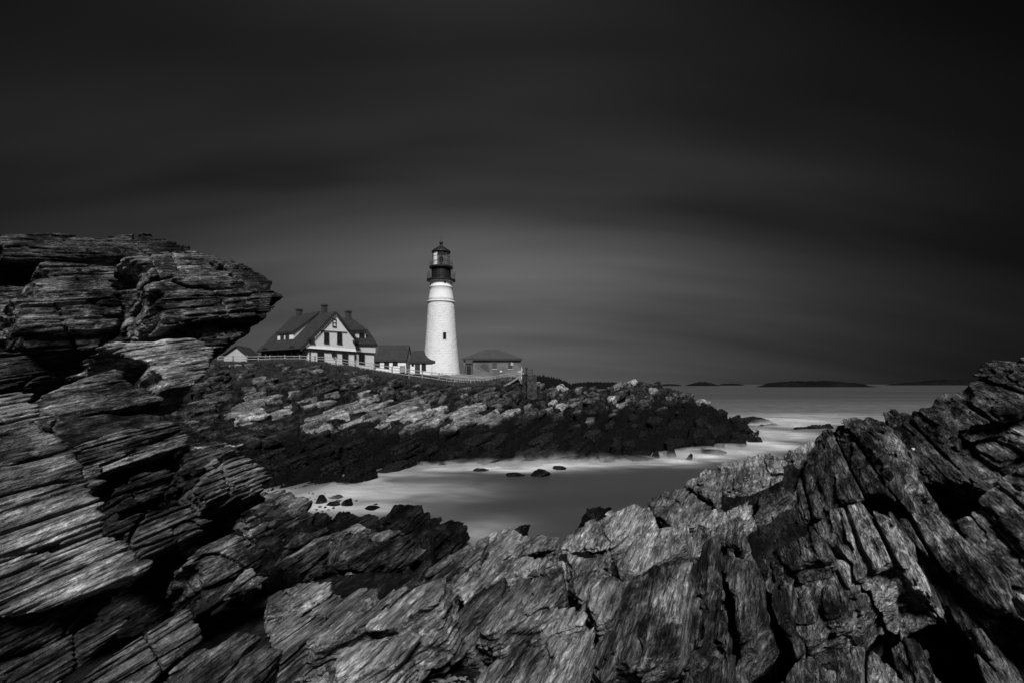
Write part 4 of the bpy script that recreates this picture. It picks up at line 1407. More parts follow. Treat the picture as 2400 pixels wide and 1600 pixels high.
# ------------------------------------------------------------------ lighthouse
def build_lighthouse():
    D = 94.0
    pm = FPX / D
    c = P(1034, 900, D)[:2]
    zr = lambda py: CAMZ + (900 - py) / pm
    root = thing('lighthouse', 'tall white tapering lighthouse tower with black iron lantern on top', 'lighthouse', (c[0], c[1], 9.3))
    # rubble-stone shaft, painted white: every stone stands a little proud of its joints
    z0, z1 = 8.9, zr(709)
    nz, na = 150, 230
    zs = np.linspace(z0, z1, nz)
    th = np.linspace(0, 2 * np.pi, na, endpoint=False)
    Z, TH = np.meshgrid(zs, th, indexing='ij')
    t = (Z - zr(880)) / (z1 - zr(880))
    R = 3.45 + (2.36 - 3.45) * t - 0.10 * np.sin(np.pi * np.clip(t, 0, 1))
    row = Z / 0.30 + 0.5 * (vnoise(TH * 3, Z * 0.6, Z * 0) - .5)
    k = np.floor(row)
    cold = TH * 3.0 / 0.52 + 7 * hash01(k, k * 0 + 3)
    kc = np.floor(cold)
    fr, fc = row - k, cold - kc
    edge = np.minimum(np.minimum(fr, 1 - fr) * 0.30, np.minimum(fc, 1 - fc) * 0.52)
    R = R + 0.04 * sstep(0.0, 0.10, edge) * (0.35 + 0.9 * hash01(kc + 57 * k, k, 3)) + 0.02 * (vnoise(TH * 20, Z * 6, Z * 0) - .5)
    V = np.stack([c[0] + R * np.cos(TH), c[1] + R * np.sin(TH), Z], -1).reshape(-1, 3)
    idx = np.arange(nz * na).reshape(nz, na)
    nx = np.roll(idx, -1, 1)
    q = np.stack([idx[:-1], nx[:-1], nx[1:], idx[1:]], -1).reshape(-1, 4)
    sh = mesh_obj('stone_shaft', V, q, M['stone_paint'], None, True)
    sh.parent = root
    sh.matrix_parent_inverse = Matrix.Translation(-Vector(root.location))
    MB().lathe(c, [(2.36, zr(711)), (2.52, zr(710)), (2.55, zr(707)), (2.42, zr(706))], 64).build('belt_course', M['white_paint'], root, True)
    MB().lathe(c, [(2.38, zr(706.5)), (2.27, zr(700)), (2.10, zr(685)), (2.06, zr(676)), (2.14, zr(675)), (2.14, zr(673)), (2.04, zr(672)), (2.03, zr(664)),
                   (2.14, zr(660)), (2.34, zr(657.5))], 64).build('upper_shaft', M['white_paint'], root, True)
    MB().lathe(c, [(2.2, zr(660)), (2.62, zr(659)), (2.62, zr(656.3)), (1.6, zr(656))], 48).build('gallery_deck', M['black_iron'], root)
    wr = MB().lathe(c, [(1.74, zr(656.2)), (1.74, zr(630))], 40)
    wr = wr.build('watch_room', M['black_iron'], root)
    rb = MB()
    for i in range(20):
        a = 2 * math.pi * i / 20
        p = np.array([c[0] + 1.745 * math.cos(a), c[1] + 1.745 * math.sin(a), 0])
        rb.tube(p + UP * zr(655.8), p + UP * zr(630.5), .02, 4)
    rb.build('seam', M['black_iron'], wr)
    MB().lathe(c, [(1.7, zr(631.5)), (2.15, zr(629.5)), (2.17, zr(626)), (1.3, zr(625.6))], 40).build('upper_deck', M['black_iron'], root)

    def railing(r, za, zb, n, rows, name):
        for j in range(rows):
            rails = MB()
            z = za + (zb - za) * (j + 1) / rows
            for i in range(40):
                a0, a1 = 2 * math.pi * i / 40, 2 * math.pi * (i + 1) / 40
                rails.tube((c[0] + r * math.cos(a0), c[1] + r * math.sin(a0), z), (c[0] + r * math.cos(a1), c[1] + r * math.sin(a1), z), .022, 4)
            ro = rails.build(name, M['black_iron'], root)
        for i in range(n):
            a = 2 * math.pi * (i + .5) / n
            MB().tube((c[0] + r * math.cos(a), c[1] + r * math.sin(a), za), (c[0] + r * math.cos(a), c[1] + r * math.sin(a), zb + .04), .024, 5).build('baluster', M['black_iron'], ro)
    railing(2.52, zr(656.3), zr(640.5), 14, 3, 'gallery_rail')
    railing(2.06, zr(626), zr(615), 14, 2, 'upper_rail')
    # lantern room: sixteen-sided glazing
    rg = 1.55
    zg0, zg1 = zr(625.8), zr(591)
    n = 10
    fr = MB()
    for i in range(n):
        a = 2 * math.pi * i / n
        p = np.array([c[0] + rg * math.cos(a), c[1] + rg * math.sin(a), 0])
        fr.tube(p + UP * zg0, p + UP * zg1, .03, 5)
        a1 = 2 * math.pi * (i + 1) / n
        p1 = np.array([c[0] + rg * math.cos(a1), c[1] + rg * math.sin(a1), 0])
        for k in range(4):
            z = zg0 + (zg1 - zg0) * k / 3
            fr.tube(p + UP * z, p1 + UP * z, .025, 4)
    fro = fr.build('lantern_frame', M['black_iron'], root)
    for i in range(n):
        a, a1 = 2 * math.pi * i / n, 2 * math.pi * (i + 1) / n
        r = rg - .02
        for k in range(3):
            za, zb = zg0 + (zg1 - zg0) * k / 3, zg0 + (zg1 - zg0) * (k + 1) / 3
            p = [(c[0] + r * math.cos(a), c[1] + r * math.sin(a), za), (c[0] + r * math.cos(a1), c[1] + r * math.sin(a1), za),
                 (c[0] + r * math.cos(a1), c[1] + r * math.sin(a1), zb), (c[0] + r * math.cos(a), c[1] + r * math.sin(a), zb)]
            mid = (a + a1) / 2
            # two bays on the left carry a white blank panel
            blank = 3.4 < mid < 4.6
            MB().prism(p, (-.012 * math.cos(mid), -.012 * math.sin(mid), 0)).build('pane', M['white_paint'] if blank else M['lantern_glass'], fro)
    lens = MB().lathe(c, [(.16, zg0), (.16, zr(615)), (.36, zr(614)), (.4, zr(604)), (.32, zr(602.5)), (.1, zr(601)), (.1, zr(597))], 20)
    lens.build('beacon_lens', M['lens_glass'], root, True)
    MB().lathe(c, [(1.5, zr(593.5)), (1.5, zr(591.2)), (.2, zr(589))], 24).build('lantern_ceiling', M['black_iron'], root)
    roof = MB().lathe(c, [(1.66, zr(593)), (1.74, zr(592)), (1.72, zr(589.5)), (1.15, zr(584)), (.5, zr(578.5)), (.3, zr(576.5)), (.22, zr(574.5)), (.24, zr(573.5))], 24).build('lantern_roof', M['black_iron'], root)
    ball = [(.02 + .33 * math.sin(math.pi * i / 10), zr(570) - .33 * math.cos(math.pi * i / 10)) for i in range(11)]
    MB().lathe(c, ball, 20).build('vent_ball', M['black_iron'], roof, True)
    MB().tube((c[0], c[1], zr(568)), (c[0], c[1], zr(549.5)), .035, 5, .015).build('lightning_rod', M['black_iron'], roof)
    # window and port
    a = math.asin(np.clip((1051.3 - 1034) / pm / 2.95, -1, 1)) + math.atan2(c[0], c[1])
    nv = np.array([math.sin(a), -math.cos(a), 0])
    gv = np.array([math.cos(a), math.sin(a), 0])
    zc = (zr(797) + zr(783)) / 2
    o = np.array([c[0], c[1], 0]) + nv * 2.93 - gv * .22 + UP * (zr(797))
    window(root, o, gv, nv, .44, zr(783) - zr(797), 1, 2, fw=.06, proud=.12, sill=False)
    a2 = math.asin((1046 - 1034) / pm / 2.05)
    nv2 = np.array([math.sin(a2), -math.cos(a2), 0])
    p = np.array([c[0], c[1], zr(666)]) + nv2 * 1.98
    pt = MB().tube(p, p + nv2 * .12, .17, 12).build('porthole', M['dark_trim'], root)
    MB().tube(p + nv2 * .12, p + nv2 * .13, .12, 12).build('pane', M['window_glass'], pt)


build_lighthouse()


# ------------------------------------------------------------------ keeper's house
def build_house():
    th = math.radians(58)
    g = np.array([math.cos(th), math.sin(th), 0])
    b = np.array([-math.sin(th), math.cos(th), 0])
    nf = -b
    A = P(705, 818, 92.0)
    root = thing('keepers_house', 'large white clapboard house with dark steep roof, dormers and three chimneys', 'house', (A[0], A[1], 10.0))
    F = lambda px, py, off=0.0: hit(px, py, A + nf * off, nf)
    zg = 9.6
    sz = lambda p: (float((p - A) @ g), float(p[2]))
    pt = lambda s, z, back=0.0: A * np.array([1, 1, 0]) + g * s + b * back + UP * z
    s0, ze = sz(F(704, 818))
    sA, zA = sz(F(786, 733))
    sR, zR = sz(F(836.5, 799))
    s1 = sz(F(726, 821))[0]
    s2 = sz(F(833, 810))[0]
    zb = sz(F(780, 819))[1]
    LEN = 13.0
    # upper storey and ground storey
    MB().prism([pt(s0 + .8, zb), pt(s2, zb - .05), pt(s2, zR), pt(sA, zA - .1), pt(s0 + .8, ze + .6)], b * LEN).build('upper_wall', M['clapboard'], root)
    MB().prism([pt(s1, zg, .15), pt(s2 - .1, zg, .15), pt(s2 - .1, zb - .04, .15), pt(s1, zb + .02, .15)], b * (LEN - .3)).build('wall', M['white_paint'], root)
    mb = MB().obox(pt(s1 - .1, zb - .42), g * (s2 - s1 + .15), UP * .3, nf * .06)
    mb.obox(pt(s1 - .12, zg), g * .28, UP * (zb - zg - .4), nf * .02)
    mb.obox(pt(s2 - .3, zg), g * .22, UP * (zb - zg - .4), nf * .02)
    mb.build('trim_board', M['dark_trim'], root)
    # flared skirt of the upper storey
    MB().prism([pt(s0 + .7, zb + .5, -.02), pt(s2 + .05, zb + .45, -.02), pt(s2 + .05, zb - .1, -.22), pt(s0 + .5, zb - .05, -.22)], b * .18).build('skirt', M['clapboard'], root)
    # gable panel with scalloped edge
    gp = [F(786, 739, .02), F(813.5, 778, .02), F(751, 774, .02)]
    MB().prism(gp, nf * .08).build('gable_panel', M['white_paint'], root)
    sc = MB()
    e0, e1 = F(751, 774.5, .02), F(813.5, 778.5, .02)
    for i in range(26):
        q = e0 + (e1 - e0) * (i + .15) / 26
        w = (e1 - e0) / 26 * .7
        sc.prism([q, q + w, q + w * .5 - UP * .22], nf * .09)
    sc.build('scallop_trim', M['dark_trim'], root)
    # roof: two slopes with overhang
    ov = .22
    sl = np.array(pt(s0, ze) - pt(sA, zA))
    roof = MB()
    n1 = np.cross(b, sl / np.linalg.norm(sl))
    n1 = n1 if n1[2] > 0 else -n1
    roof.prism([pt(sA, zA, -ov), pt(sA, zA, LEN), pt(sA, zA, LEN) + sl * 1.02, pt(sA, zA, -ov) + sl * 1.02], n1 * .28)
    rt = roof.build('roof', M['shingle'], root)
    sr = np.array(pt(sR, zR) - pt(sA, zA))
    n2 = np.cross(b, sr / np.linalg.norm(sr))
    n2 = n2 if n2[2] > 0 else -n2
    MB().prism([pt(sA, zA, -ov), pt(sA, zA, LEN), pt(sA, zA, LEN) + sr * 1.04, pt(sA, zA, -ov) + sr * 1.04], n2 * .28).build('roof', M['shingle'], root)
    # rake boards
    for ss, nn in ((sl, n1), (sr, n2)):
        MB().prism([pt(sA, zA, -ov - .05), pt(sA, zA, -ov - .05) + ss * 1.03, pt(sA, zA, -ov - .05) + ss * 1.03 - nn * .24, pt(sA, zA, -ov - .05) - UP * .34], nf * .1).build('rake_board', M['dark_trim'], root)
    for px, py, w in ((727, 797, 12), (833, 801, 13)):
        q0, q1 = F(px - w / 2, py, .05), F(px + w / 2, py, .05)
        MB().prism([q0, q1, q1 + UP * .35, q0 + UP * .35], nf * .55).build('eave_return', M['dark_trim'], root)
    # gable windows (photo rows on the facade)
    def fw(px0, px1, py0, py1, cols, rows, **k):
        a = F(px0, py1, .03)
        w = (F(px1, py1, .03) - a) @ g
        h = F(px0, py0, .03)[2] - a[2]
        window(root, a, g, nf, w, h, cols, rows, **k)
    fw(779.5, 786.0, 748, 764, 1, 2, proud=.2)
    fw(760.5, 769.5, 780, 802, 2, 4, proud=.12)
    fw(791.0, 800.0, 780, 803.5, 2, 4, proud=.12)
    fw(745, 757.5, 824, 846, 2, 4)
    fw(803, 814.5, 826, 848, 2, 4)
    rc = F(782.8, 828.5, .02)
    ow = MB()
    n = 20
    ring_o = [rc + g * .62 * math.cos(2 * math.pi * i / n) + UP * .62 * math.sin(2 * math.pi * i / n) for i in range(n)]
    ring_i = [rc + g * .40 * math.cos(2 * math.pi * i / n) + UP * .40 * math.sin(2 * math.pi * i / n) for i in range(n)]
    for i in range(n):
        j = (i + 1) % n
        ow.prism([ring_o[i], ring_o[j], ring_i[j], ring_i[i]], nf * .1)
    rw = ow.build('round_window', M['dark_trim'], root)
    MB().prism(ring_i, nf * .03).build('pane', M['window_glass'], rw)
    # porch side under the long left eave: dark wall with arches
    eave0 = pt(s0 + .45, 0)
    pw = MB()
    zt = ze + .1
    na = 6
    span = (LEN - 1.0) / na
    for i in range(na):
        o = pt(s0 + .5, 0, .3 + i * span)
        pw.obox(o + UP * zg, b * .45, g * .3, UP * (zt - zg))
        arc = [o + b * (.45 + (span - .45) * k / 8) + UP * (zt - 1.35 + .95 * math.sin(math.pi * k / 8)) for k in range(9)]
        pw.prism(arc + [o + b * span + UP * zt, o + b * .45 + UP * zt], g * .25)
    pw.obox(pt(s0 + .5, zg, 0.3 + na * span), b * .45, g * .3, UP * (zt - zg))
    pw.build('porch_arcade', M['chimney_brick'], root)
    MB().obox(pt(s1 - .1, zg, .35), b * (LEN - .6), g * .08, UP * (zb - zg)).build('porch_wall', M['white_paint'], root)
    # eyebrow hoods on the eave
    for t0 in (2.2, 10.6):
        eb = MB()
        o = pt(s0, ze - .05, t0) + sl * .02
        arc = [o + b * (1.25 * -math.cos(math.pi * k / 10)) + UP * (.95 * math.sin(math.pi * k / 10)) for k in range(11)]
        inner = [o + b * (1.0 * -math.cos(math.pi * k / 10)) + UP * (.7 * math.sin(math.pi * k / 10)) for k in range(11)]
        for k in range(10):
            eb.prism([arc[k], arc[k + 1], inner[k + 1], inner[k]], g * 1.6)
        eb.build('eyebrow_hood', M['shingle'], rt)
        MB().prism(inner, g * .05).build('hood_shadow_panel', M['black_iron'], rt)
    # left dormer with two dark windows
    RO = pt(sA, zA)
    q1 = hit(651, 801, RO, n1)
    q2 = hit(687.5, 799, RO, n1)
    ng = -g
    dt = hit(689, 779.5, q2, ng)[2]
    back = q1 if (q1 - A) @ b > (q2 - A) @ b else q2
    t1, t2 = (q2 - A) @ b, (q1 - A) @ b
    sd = (q2 - A) @ g
    zq = q2[2]
    dm = MB()
    dm.prism([pt(sd, zq - .3, t1), pt(sd, dt, t1), pt(sA - .1, zA + .1, t1), pt(sA - .1, zA - .6, t1)], b * (t2 - t1))
    dr = dm.build('dormer', M['white_paint'], rt)
    w = t2 - t1
    for k in (.30, .62):
        for (a0, a1) in ((t1 + w * (1 - k - .13), t1 + w * (1 - k + .10)),):
            o = pt(sd - .02, zq + .08, a1)
            mb = MB().obox(o, -b * (a1 - a0), UP * (dt - zq - .2), -g * .06)
            mb.obox(o + -b * (a1 - a0) * .46, -b * .06, UP * (dt - zq - .2), -g * .1)
            mb.build('window_sash', M['dark_trim'], dr)
    ridge = lambda px: None
    f1 = pt(sd - .22, dt + .05, t1 - .35)
    f2 = pt(sd - .22, dt + .05, t2 + .4)
    r1 = pt(sA, zA + .4, t1 - .25)
    r2 = pt(sA, zA + .2, t2 + .1)
    MB().prism([f1, f2, r2, r1], UP * .28).build('dormer_roof', M['shingle'], rt)
    MB().obox(f1 - UP * .16, (f2 - f1), g * .12, UP * .15).build('dormer_fascia', M['dark_trim'], rt)
    # chimneys on the ridge
    def chim(px, ytop, ybot, back, wpx, rootpart):
        base = pt(sA, zA, back)
        D = base[1]
        q = P(px, ybot + 6, D)
        top = P(px, ytop, D)[2]
        h = wpx * D / FPX / 2
        mb = MB().obox(q - g * h * .8 - b * h * .8 - UP * .8, g * h * 1.6, b * h * 1.6, UP * (top - q[2] + .55))
        mb.obox(q - g * h - b * h + UP * (top - q[2] - .25), g * h * 2, b * h * 2, UP * .25)
        return mb.build('chimney', M['chimney_brick'], rootpart)
    chim(760, 714, 736, 4.0, 12.5, rt)
    chim(701.5, 724.5, 743, 9.6, 12.5, rt)
    # right wing
    W0 = A - nf * .6
    Wp = lambda px, py, back=0.0: hit(px, py, W0 + b * back, nf)
    wl, wr_ = Wp(832, 820), Wp(880, 820)
    zE = Wp(860, 808)[2]
    zB = Wp(860, 825)[2]
    wb = MB()
    wb.prism([wl * [1, 1, 0] + UP * (zB - .02), wr_ * [1, 1, 0] + UP * (zB - .02), wr_ * [1, 1, 0] + UP * zE, wl * [1, 1, 0] + UP * zE], b * 9)
    wb.build('wing_upper_wall', M['clapboard'], root)
    MB().prism([wl * [1, 1, 0] + UP * zg + b * .12, wr_ * [1, 1, 0] + UP * zg + b * .12 - g * .1, wr_ * [1, 1, 0] + UP * (zB - .03) + b * .12 - g * .1, wl * [1, 1, 0] + UP * (zB - .03) + b * .12], b * 8.7).build('wing_wall', M['white_paint'], root)
    mb = MB().obox(wl * [1, 1, 0] + UP * (zB - .3), (wr_ - wl) * [1, 1, 0], UP * .25, nf * .05)
    mb.obox(wr_ * [1, 1, 0] - g * .38 + UP * zg, g * .28, UP * (zB - zg - .32), nf * .02)
    mb.build('trim_board', M['dark_trim'], root)
    a = Wp(841.5, 848)
    window(root, a - b * .03, g, nf, (Wp(852.5, 848) - a) @ g, Wp(841.5, 827)[2] - a[2], 2, 4, proud=.12)
    E1, E2 = Wp(829, 805, -.2), Wp(885, 806.5, -.2)
    K2 = Wp(863, 773, 2.0)
    K1 = Wp(806, 771, 2.0)
    R2 = Wp(825, 745.5, 5.2)
    R1 = Wp(796, 744.5, 5.2)
    E2b = E2 + b * 10.5
    E1b = E1 + b * 10.5
    K2b = K2 + b * 5.8
    K1b = K1 + b * 5.8
    vs = [E1, E2, K2, K1, R2, R1, E2b, E1b, K2b, K1b]
    wroof = MB().add(vs, [(0, 1, 2, 3), (3, 2, 4, 5), (1, 6, 8, 2), (2, 8, 4), (6, 7, 9, 8), (8, 9, 5, 4), (0, 3, 5, 9, 7), (0, 7, 6, 1)]).build('roof', M['shingle'], root)
    MB().prism([E1 - UP * .35, E2 - UP * .35, E2 - UP * .02, E1 - UP * .02], b * .15).build('fascia', M['dark_trim'], root)
    MB().prism([E2 - UP * .5, E2b - UP * .5, E2b - UP * .02, E2 - UP * .02], -g * .15).build('fascia', M['dark_trim'], root)
    # wing dormer
    d0, d1 = Wp(822, 798, .7), Wp(857, 798, .7)
    ztop = Wp(840, 775, .7)[2]
    dmr = MB().prism([d0, d1, d1 * [1, 1, 0] + UP * ztop, d0 * [1, 1, 0] + UP * ztop], b * 3).build('dormer', M['white_paint'], wroof)
    MB().prism([Wp(819, 775, .3), Wp(861, 775.5, .3), Wp(861, 773, .3), Wp(819, 772.5, .3)], b * 3.2).build('dormer_roof', M['shingle'], wroof)
    for (x0, x1) in ((842.5, 853.5), (825.5, 831)):
        a = Wp(x0, 795.5, .68)
        window(wroof, a, g, nf, (Wp(x1, 795.5, .68) - a) @ g, Wp(x0, 782, .68)[2] - a[2], 1, 2, fw=.09)
    base = R1 + (R2 - R1) * .7
    q = P(816.5, 750, base[1])
    h = .56
    mb = MB().obox(q - g * h * .8 - b * h * .8 - UP * .8, g * h * 1.6, b * h * 1.6, UP * (P(816, 729, base[1])[2] - q[2] + .55))
    mb.obox(q - g * h - b * h + UP * (P(816, 729, base[1])[2] - q[2] - .25), g * h * 2, b * h * 2, UP * .25)
    mb.build('chimney', M['chimney_brick'], wroof)


build_house()


def gable_block(root, x0, x1, y0, y1, zg, ze, zr, wall, ov=.35, hip=0.0, hipl=0.0, yr=None):
    """block with its ridge along x"""
    yr = (y0 + y1) / 2 if yr is None else yr
    MB().prism([(x0, y0, zg), (x0, y1, zg), (x0, y1, ze), (x0, yr, zr - .12), (x0, y0, ze)], (x1 - x0 - hip, 0, 0)).build('wall', M[wall], root)
    if hip:
        MB().obox((x1 - hip - .01, y0 + .003, zg), (hip, 0, 0), (0, y1 - y0, 0), (0, 0, ze - zg - .02)).build('end_wall', M[wall], root)
    t = .2
    sf = (ze - zr) / (yr - y0)
    a = (x0 - ov * (0 if hipl else 1), y0 - ov, ze + sf * ov + .02)
    b_ = (x1 + ov, y0 - ov, ze + sf * ov + .02)
    c = (x1 + ov - hip - (ov if hip else 0), yr, zr + .02)
    d = (x0 - ov + hipl, yr, zr + .02)
    e = (x1 + ov, y1 + ov, ze + sf * ov + .02)
    f = (x0 - ov, y1 + ov, ze + sf * ov + .02)
    rf = MB().prism([a, b_, c, d], (0, 0, t)).build('roof', M['shingle'], root)
    MB().prism([f, e, c, d], (0, 0, t)).build('roof', M['shingle'], root)
    if hip:
        MB().prism([b_, e, c], (0, 0, t)).build('roof', M['shingle'], root)
    if hipl:
        MB().prism([a, f, d], (0, 0, t)).build('roof', M['shingle'], root)
    MB().obox((a[0] + .02, a[1] - .06, a[2] - .22), (b_[0] - a[0] - .04, 0, 0), (0, .08, 0), (0, 0, .36)).build('fascia', M['dark_trim'], root)
    return rf


def build_small_buildings():
    gx = np.array([1.0, 0, 0])
    ny = np.array([0, -1.0, 0])
    # long low wing between house and tower
    D = 93.0
    X = lambda px, d=D: (px - 1200) * d / FPX
    Z = lambda py, d=D: CAMZ + (900 - py) * d / FPX
    r = thing('connecting_wing', 'low white wing with dark roof and three windows, right beside the house', 'building', (X(915), 95.5, 9.6))
    gable_block(r, X(881), X(951.5), D, 98.2, 9.3, Z(842.5), Z(811, 95.6), 'white_paint', ov=.15)
    for p0, p1, yb in ((880.5, 889, 862), (901.8, 910.8, 864), (922, 931, 857)):
        window(r, (X(p0), D, Z(yb)), gx, ny, X(p1) - X(p0), Z(843.5) - Z(yb) - .12, 2, 2, fw=.11, proud=.08, sill=False)
    MB().obox((X(951.5) + .01, 95.2, Z(851)), (.05, 0, 0), (0, .5, 0), (0, 0, .45)).build('wall_vent', M['dark_trim'], r)
    MB().obox((X(938), D - .5, Z(872)), (.9, 0, 0), (0, .45, 0), (0, 0, 1.2)).build('utility_box', M['concrete'], r)
    # entry beside the tower
    D2 = 91.0
    X2 = lambda px, d=D2: (px - 1200) * d / FPX
    Z2 = lambda py, d=D2: CAMZ + (900 - py) * d / FPX
    r = thing('tower_entry', 'small white entry building with dark door, joined to the tower foot', 'building', (X2(990), 93, 9.4))
    gable_block(r, X2(961.5), X2(1019), D2, 95.5, 9.2, Z2(846.5), Z2(824, 93.2), 'white_paint', ov=.15, hip=2.0)
    window(r, (X2(965.2), D2, Z2(858)), gx, ny, .35, .45, 1, 1, fw=.05, sill=False)
    door(r, (X2(972.5), D2, Z2(878)), gx, ny, X2(984.5) - X2(972.5), Z2(848) - Z2(878))
    window(r, (X2(989), D2, Z2(866.5)), gx, ny, X2(997.5) - X2(989), Z2(848.5) - Z2(866.5), 2, 2, fw=.07)
    # fog-signal building in brick
    D3 = 96.0
    X3 = lambda px, d=D3: (px - 1200) * d / FPX
    Z3 = lambda py, d=D3: CAMZ + (900 - py) * d / FPX
    r = thing('brick_building', 'low grey brick building with hipped roof and boarded windows, right of the tower', 'building', (X3(1154), 99, 9.5))
    MB().obox((X3(1087), D3, 9.2), (X3(1221) - X3(1087), 0, 0), (0, 7, 0), (0, 0, Z3(841) - 9.2)).build('wall', M['brick'], r)
    x0, x1 = X3(1083.5), X3(1225)
    ze = Z3(840)
    zr = Z3(818, 99.5)
    e = [(x0, D3 - .4, ze), (x1, D3 - .4, ze), (x1, D3 + 7.4, ze), (x0, D3 + 7.4, ze)]
    ra, rb = (X3(1139, 99.5), 99.5, zr), (X3(1168, 99.5), 99.5, zr)
    rf = MB().add([*e, ra, rb], [(0, 1, 5, 4), (1, 2, 5), (2, 3, 4, 5), (3, 0, 4), (3, 2, 1, 0)]).build('roof', M['roof_slate'], r)
    MB().obox((x0 + .05, D3 - .38, ze - .32), (x1 - x0 - .1, 0, 0), (0, .3, 0), (0, 0, .31)).build('fascia', M['dark_trim'], r)
    for p0, p1, kind in ((1154, 1164.5, 0), (1191, 1201, 1)):
        w = X3(p1) - X3(p0)
        o = np.array([X3(p0), D3 - .02, Z3(863.5)])
        sh = MB()
        for i in range(5):
            sh.obox(o + gx * (w * i / 5 + .01), gx * (w / 5 - .02), UP * 1.25, ny * (.03 + .006 * (i % 2)))
        s_ = sh.build('boarded_window', M['dark_board'] if kind == 0 else M['dark_trim'], r)
        MB().obox(o - gx * .06 - UP * .2, gx * (w + .12), UP * .17, ny * .1).build('sill', M['shed_paint'], s_)
        MB().obox(o - gx * .15 + UP * 1.28, gx * (w + .3), UP * .13, ny * .06).build('lintel', M['concrete'], s_)
        if kind:
            q = o + gx * w * .55 + UP * .62
            MB().prism([q, q + gx * .5 - UP * .05, q + gx * .55 + UP * .45, q + gx * .1 + UP * .6], ny * .12).build('loose_board', M['shed_paint'], s_)
    pp = [P(a, b_, D3 - .01) for a, b_ in ((1125, 857.5), (1133, 851.4), (1141, 853), (1145, 862), (1147, 871), (1137, 866))]
    MB().prism(pp, (0, -.02, 0)).build('repair_patch', M['dark_board'], r)
    # porch
    px0, px1 = X3(1092, 94.6), X3(1105.5, 94.6)
    pc = MB().obox((px0, 94.6, 9.2), (px1 - px0, 0, 0), (0, 1.45, 0), (0, 0, Z3(851, 94.6) - 9.2))
    pc = pc.build('porch', M['brick'], r)
    MB().prism([(px0 - .15, 94.35, Z3(851.5, 94.4)), (px1 + .15, 94.35, Z3(851.5, 94.4)), (px1 + .15, 95.96, Z3(842, 96)), (px0 - .15, 95.96, Z3(842, 96))], (0, 0, .12)).build('porch_roof', M['roof_slate'], r)
    door(r, (px0 + .12, 94.58, 9.55), gx, ny, px1 - px0 - .24, 1.9, 'black_iron')
    # white rendered buttress behind the brick building
    xb = X3(1221.5, 97)
    pr = [(xb, 98, 9.0)]
    for k in range(8):
        t = k / 7
        pr.append((xb + .05 + .72 * (1 - (t ** .6)), 98, 9.5 + 2.2 * t))
    pr.append((xb, 98, 11.7))
    bt = MB().prism(pr, (0, 2.0, 0)).build('curved_wall', M['white_paint'])
    tag(bt, 'white curved wall end showing behind the right corner of the brick building', 'wall')
    # garage
    r = thing('garage', 'small white shed with dark gable roof, left of the house, behind the fence', 'shed', tuple(P(555, 850, 98) * [1, 1, 0] + [0, 0, 10.4]))
    ap, l, ri = P(555, 811.5, 98), P(525, 832.5, 98), P(581, 832.5, 98)
    lb, rb_ = l * [1, 1, 0] + UP * 10.2, ri * [1, 1, 0] + UP * 10.2
    ext = np.array([-.6, 6.0, 0])
    MB().prism([lb, rb_, ri, ap, l], ext).build('wall', M['shed_paint'], r)
    n_ = np.array([0, -.4, 0])
    for q, (sx) in ((l, -1), (ri, 1)):
        d = (q - ap) * 1.14
        MB().prism([ap + n_, ap + n_ + d, ap + n_ + d + UP * .22, ap + n_ + UP * .24], ext * 1.1).build('roof', M['shingle'], r)


M['roof_slate'] = clap_mat('roof_slate', 0.05, 0.25, 0.25)
M['dark_board'] = flat_mat('dark_board', 0.06, 0.8, 0.2, 0.3, 3.0)
build_small_buildings()


# ------------------------------------------------------------------ fence, sea wall, small fittings
def gz(x, y):
    return float(head_base(np.array([[float(x)]]), np.array([[float(y)]]))[0, 0])


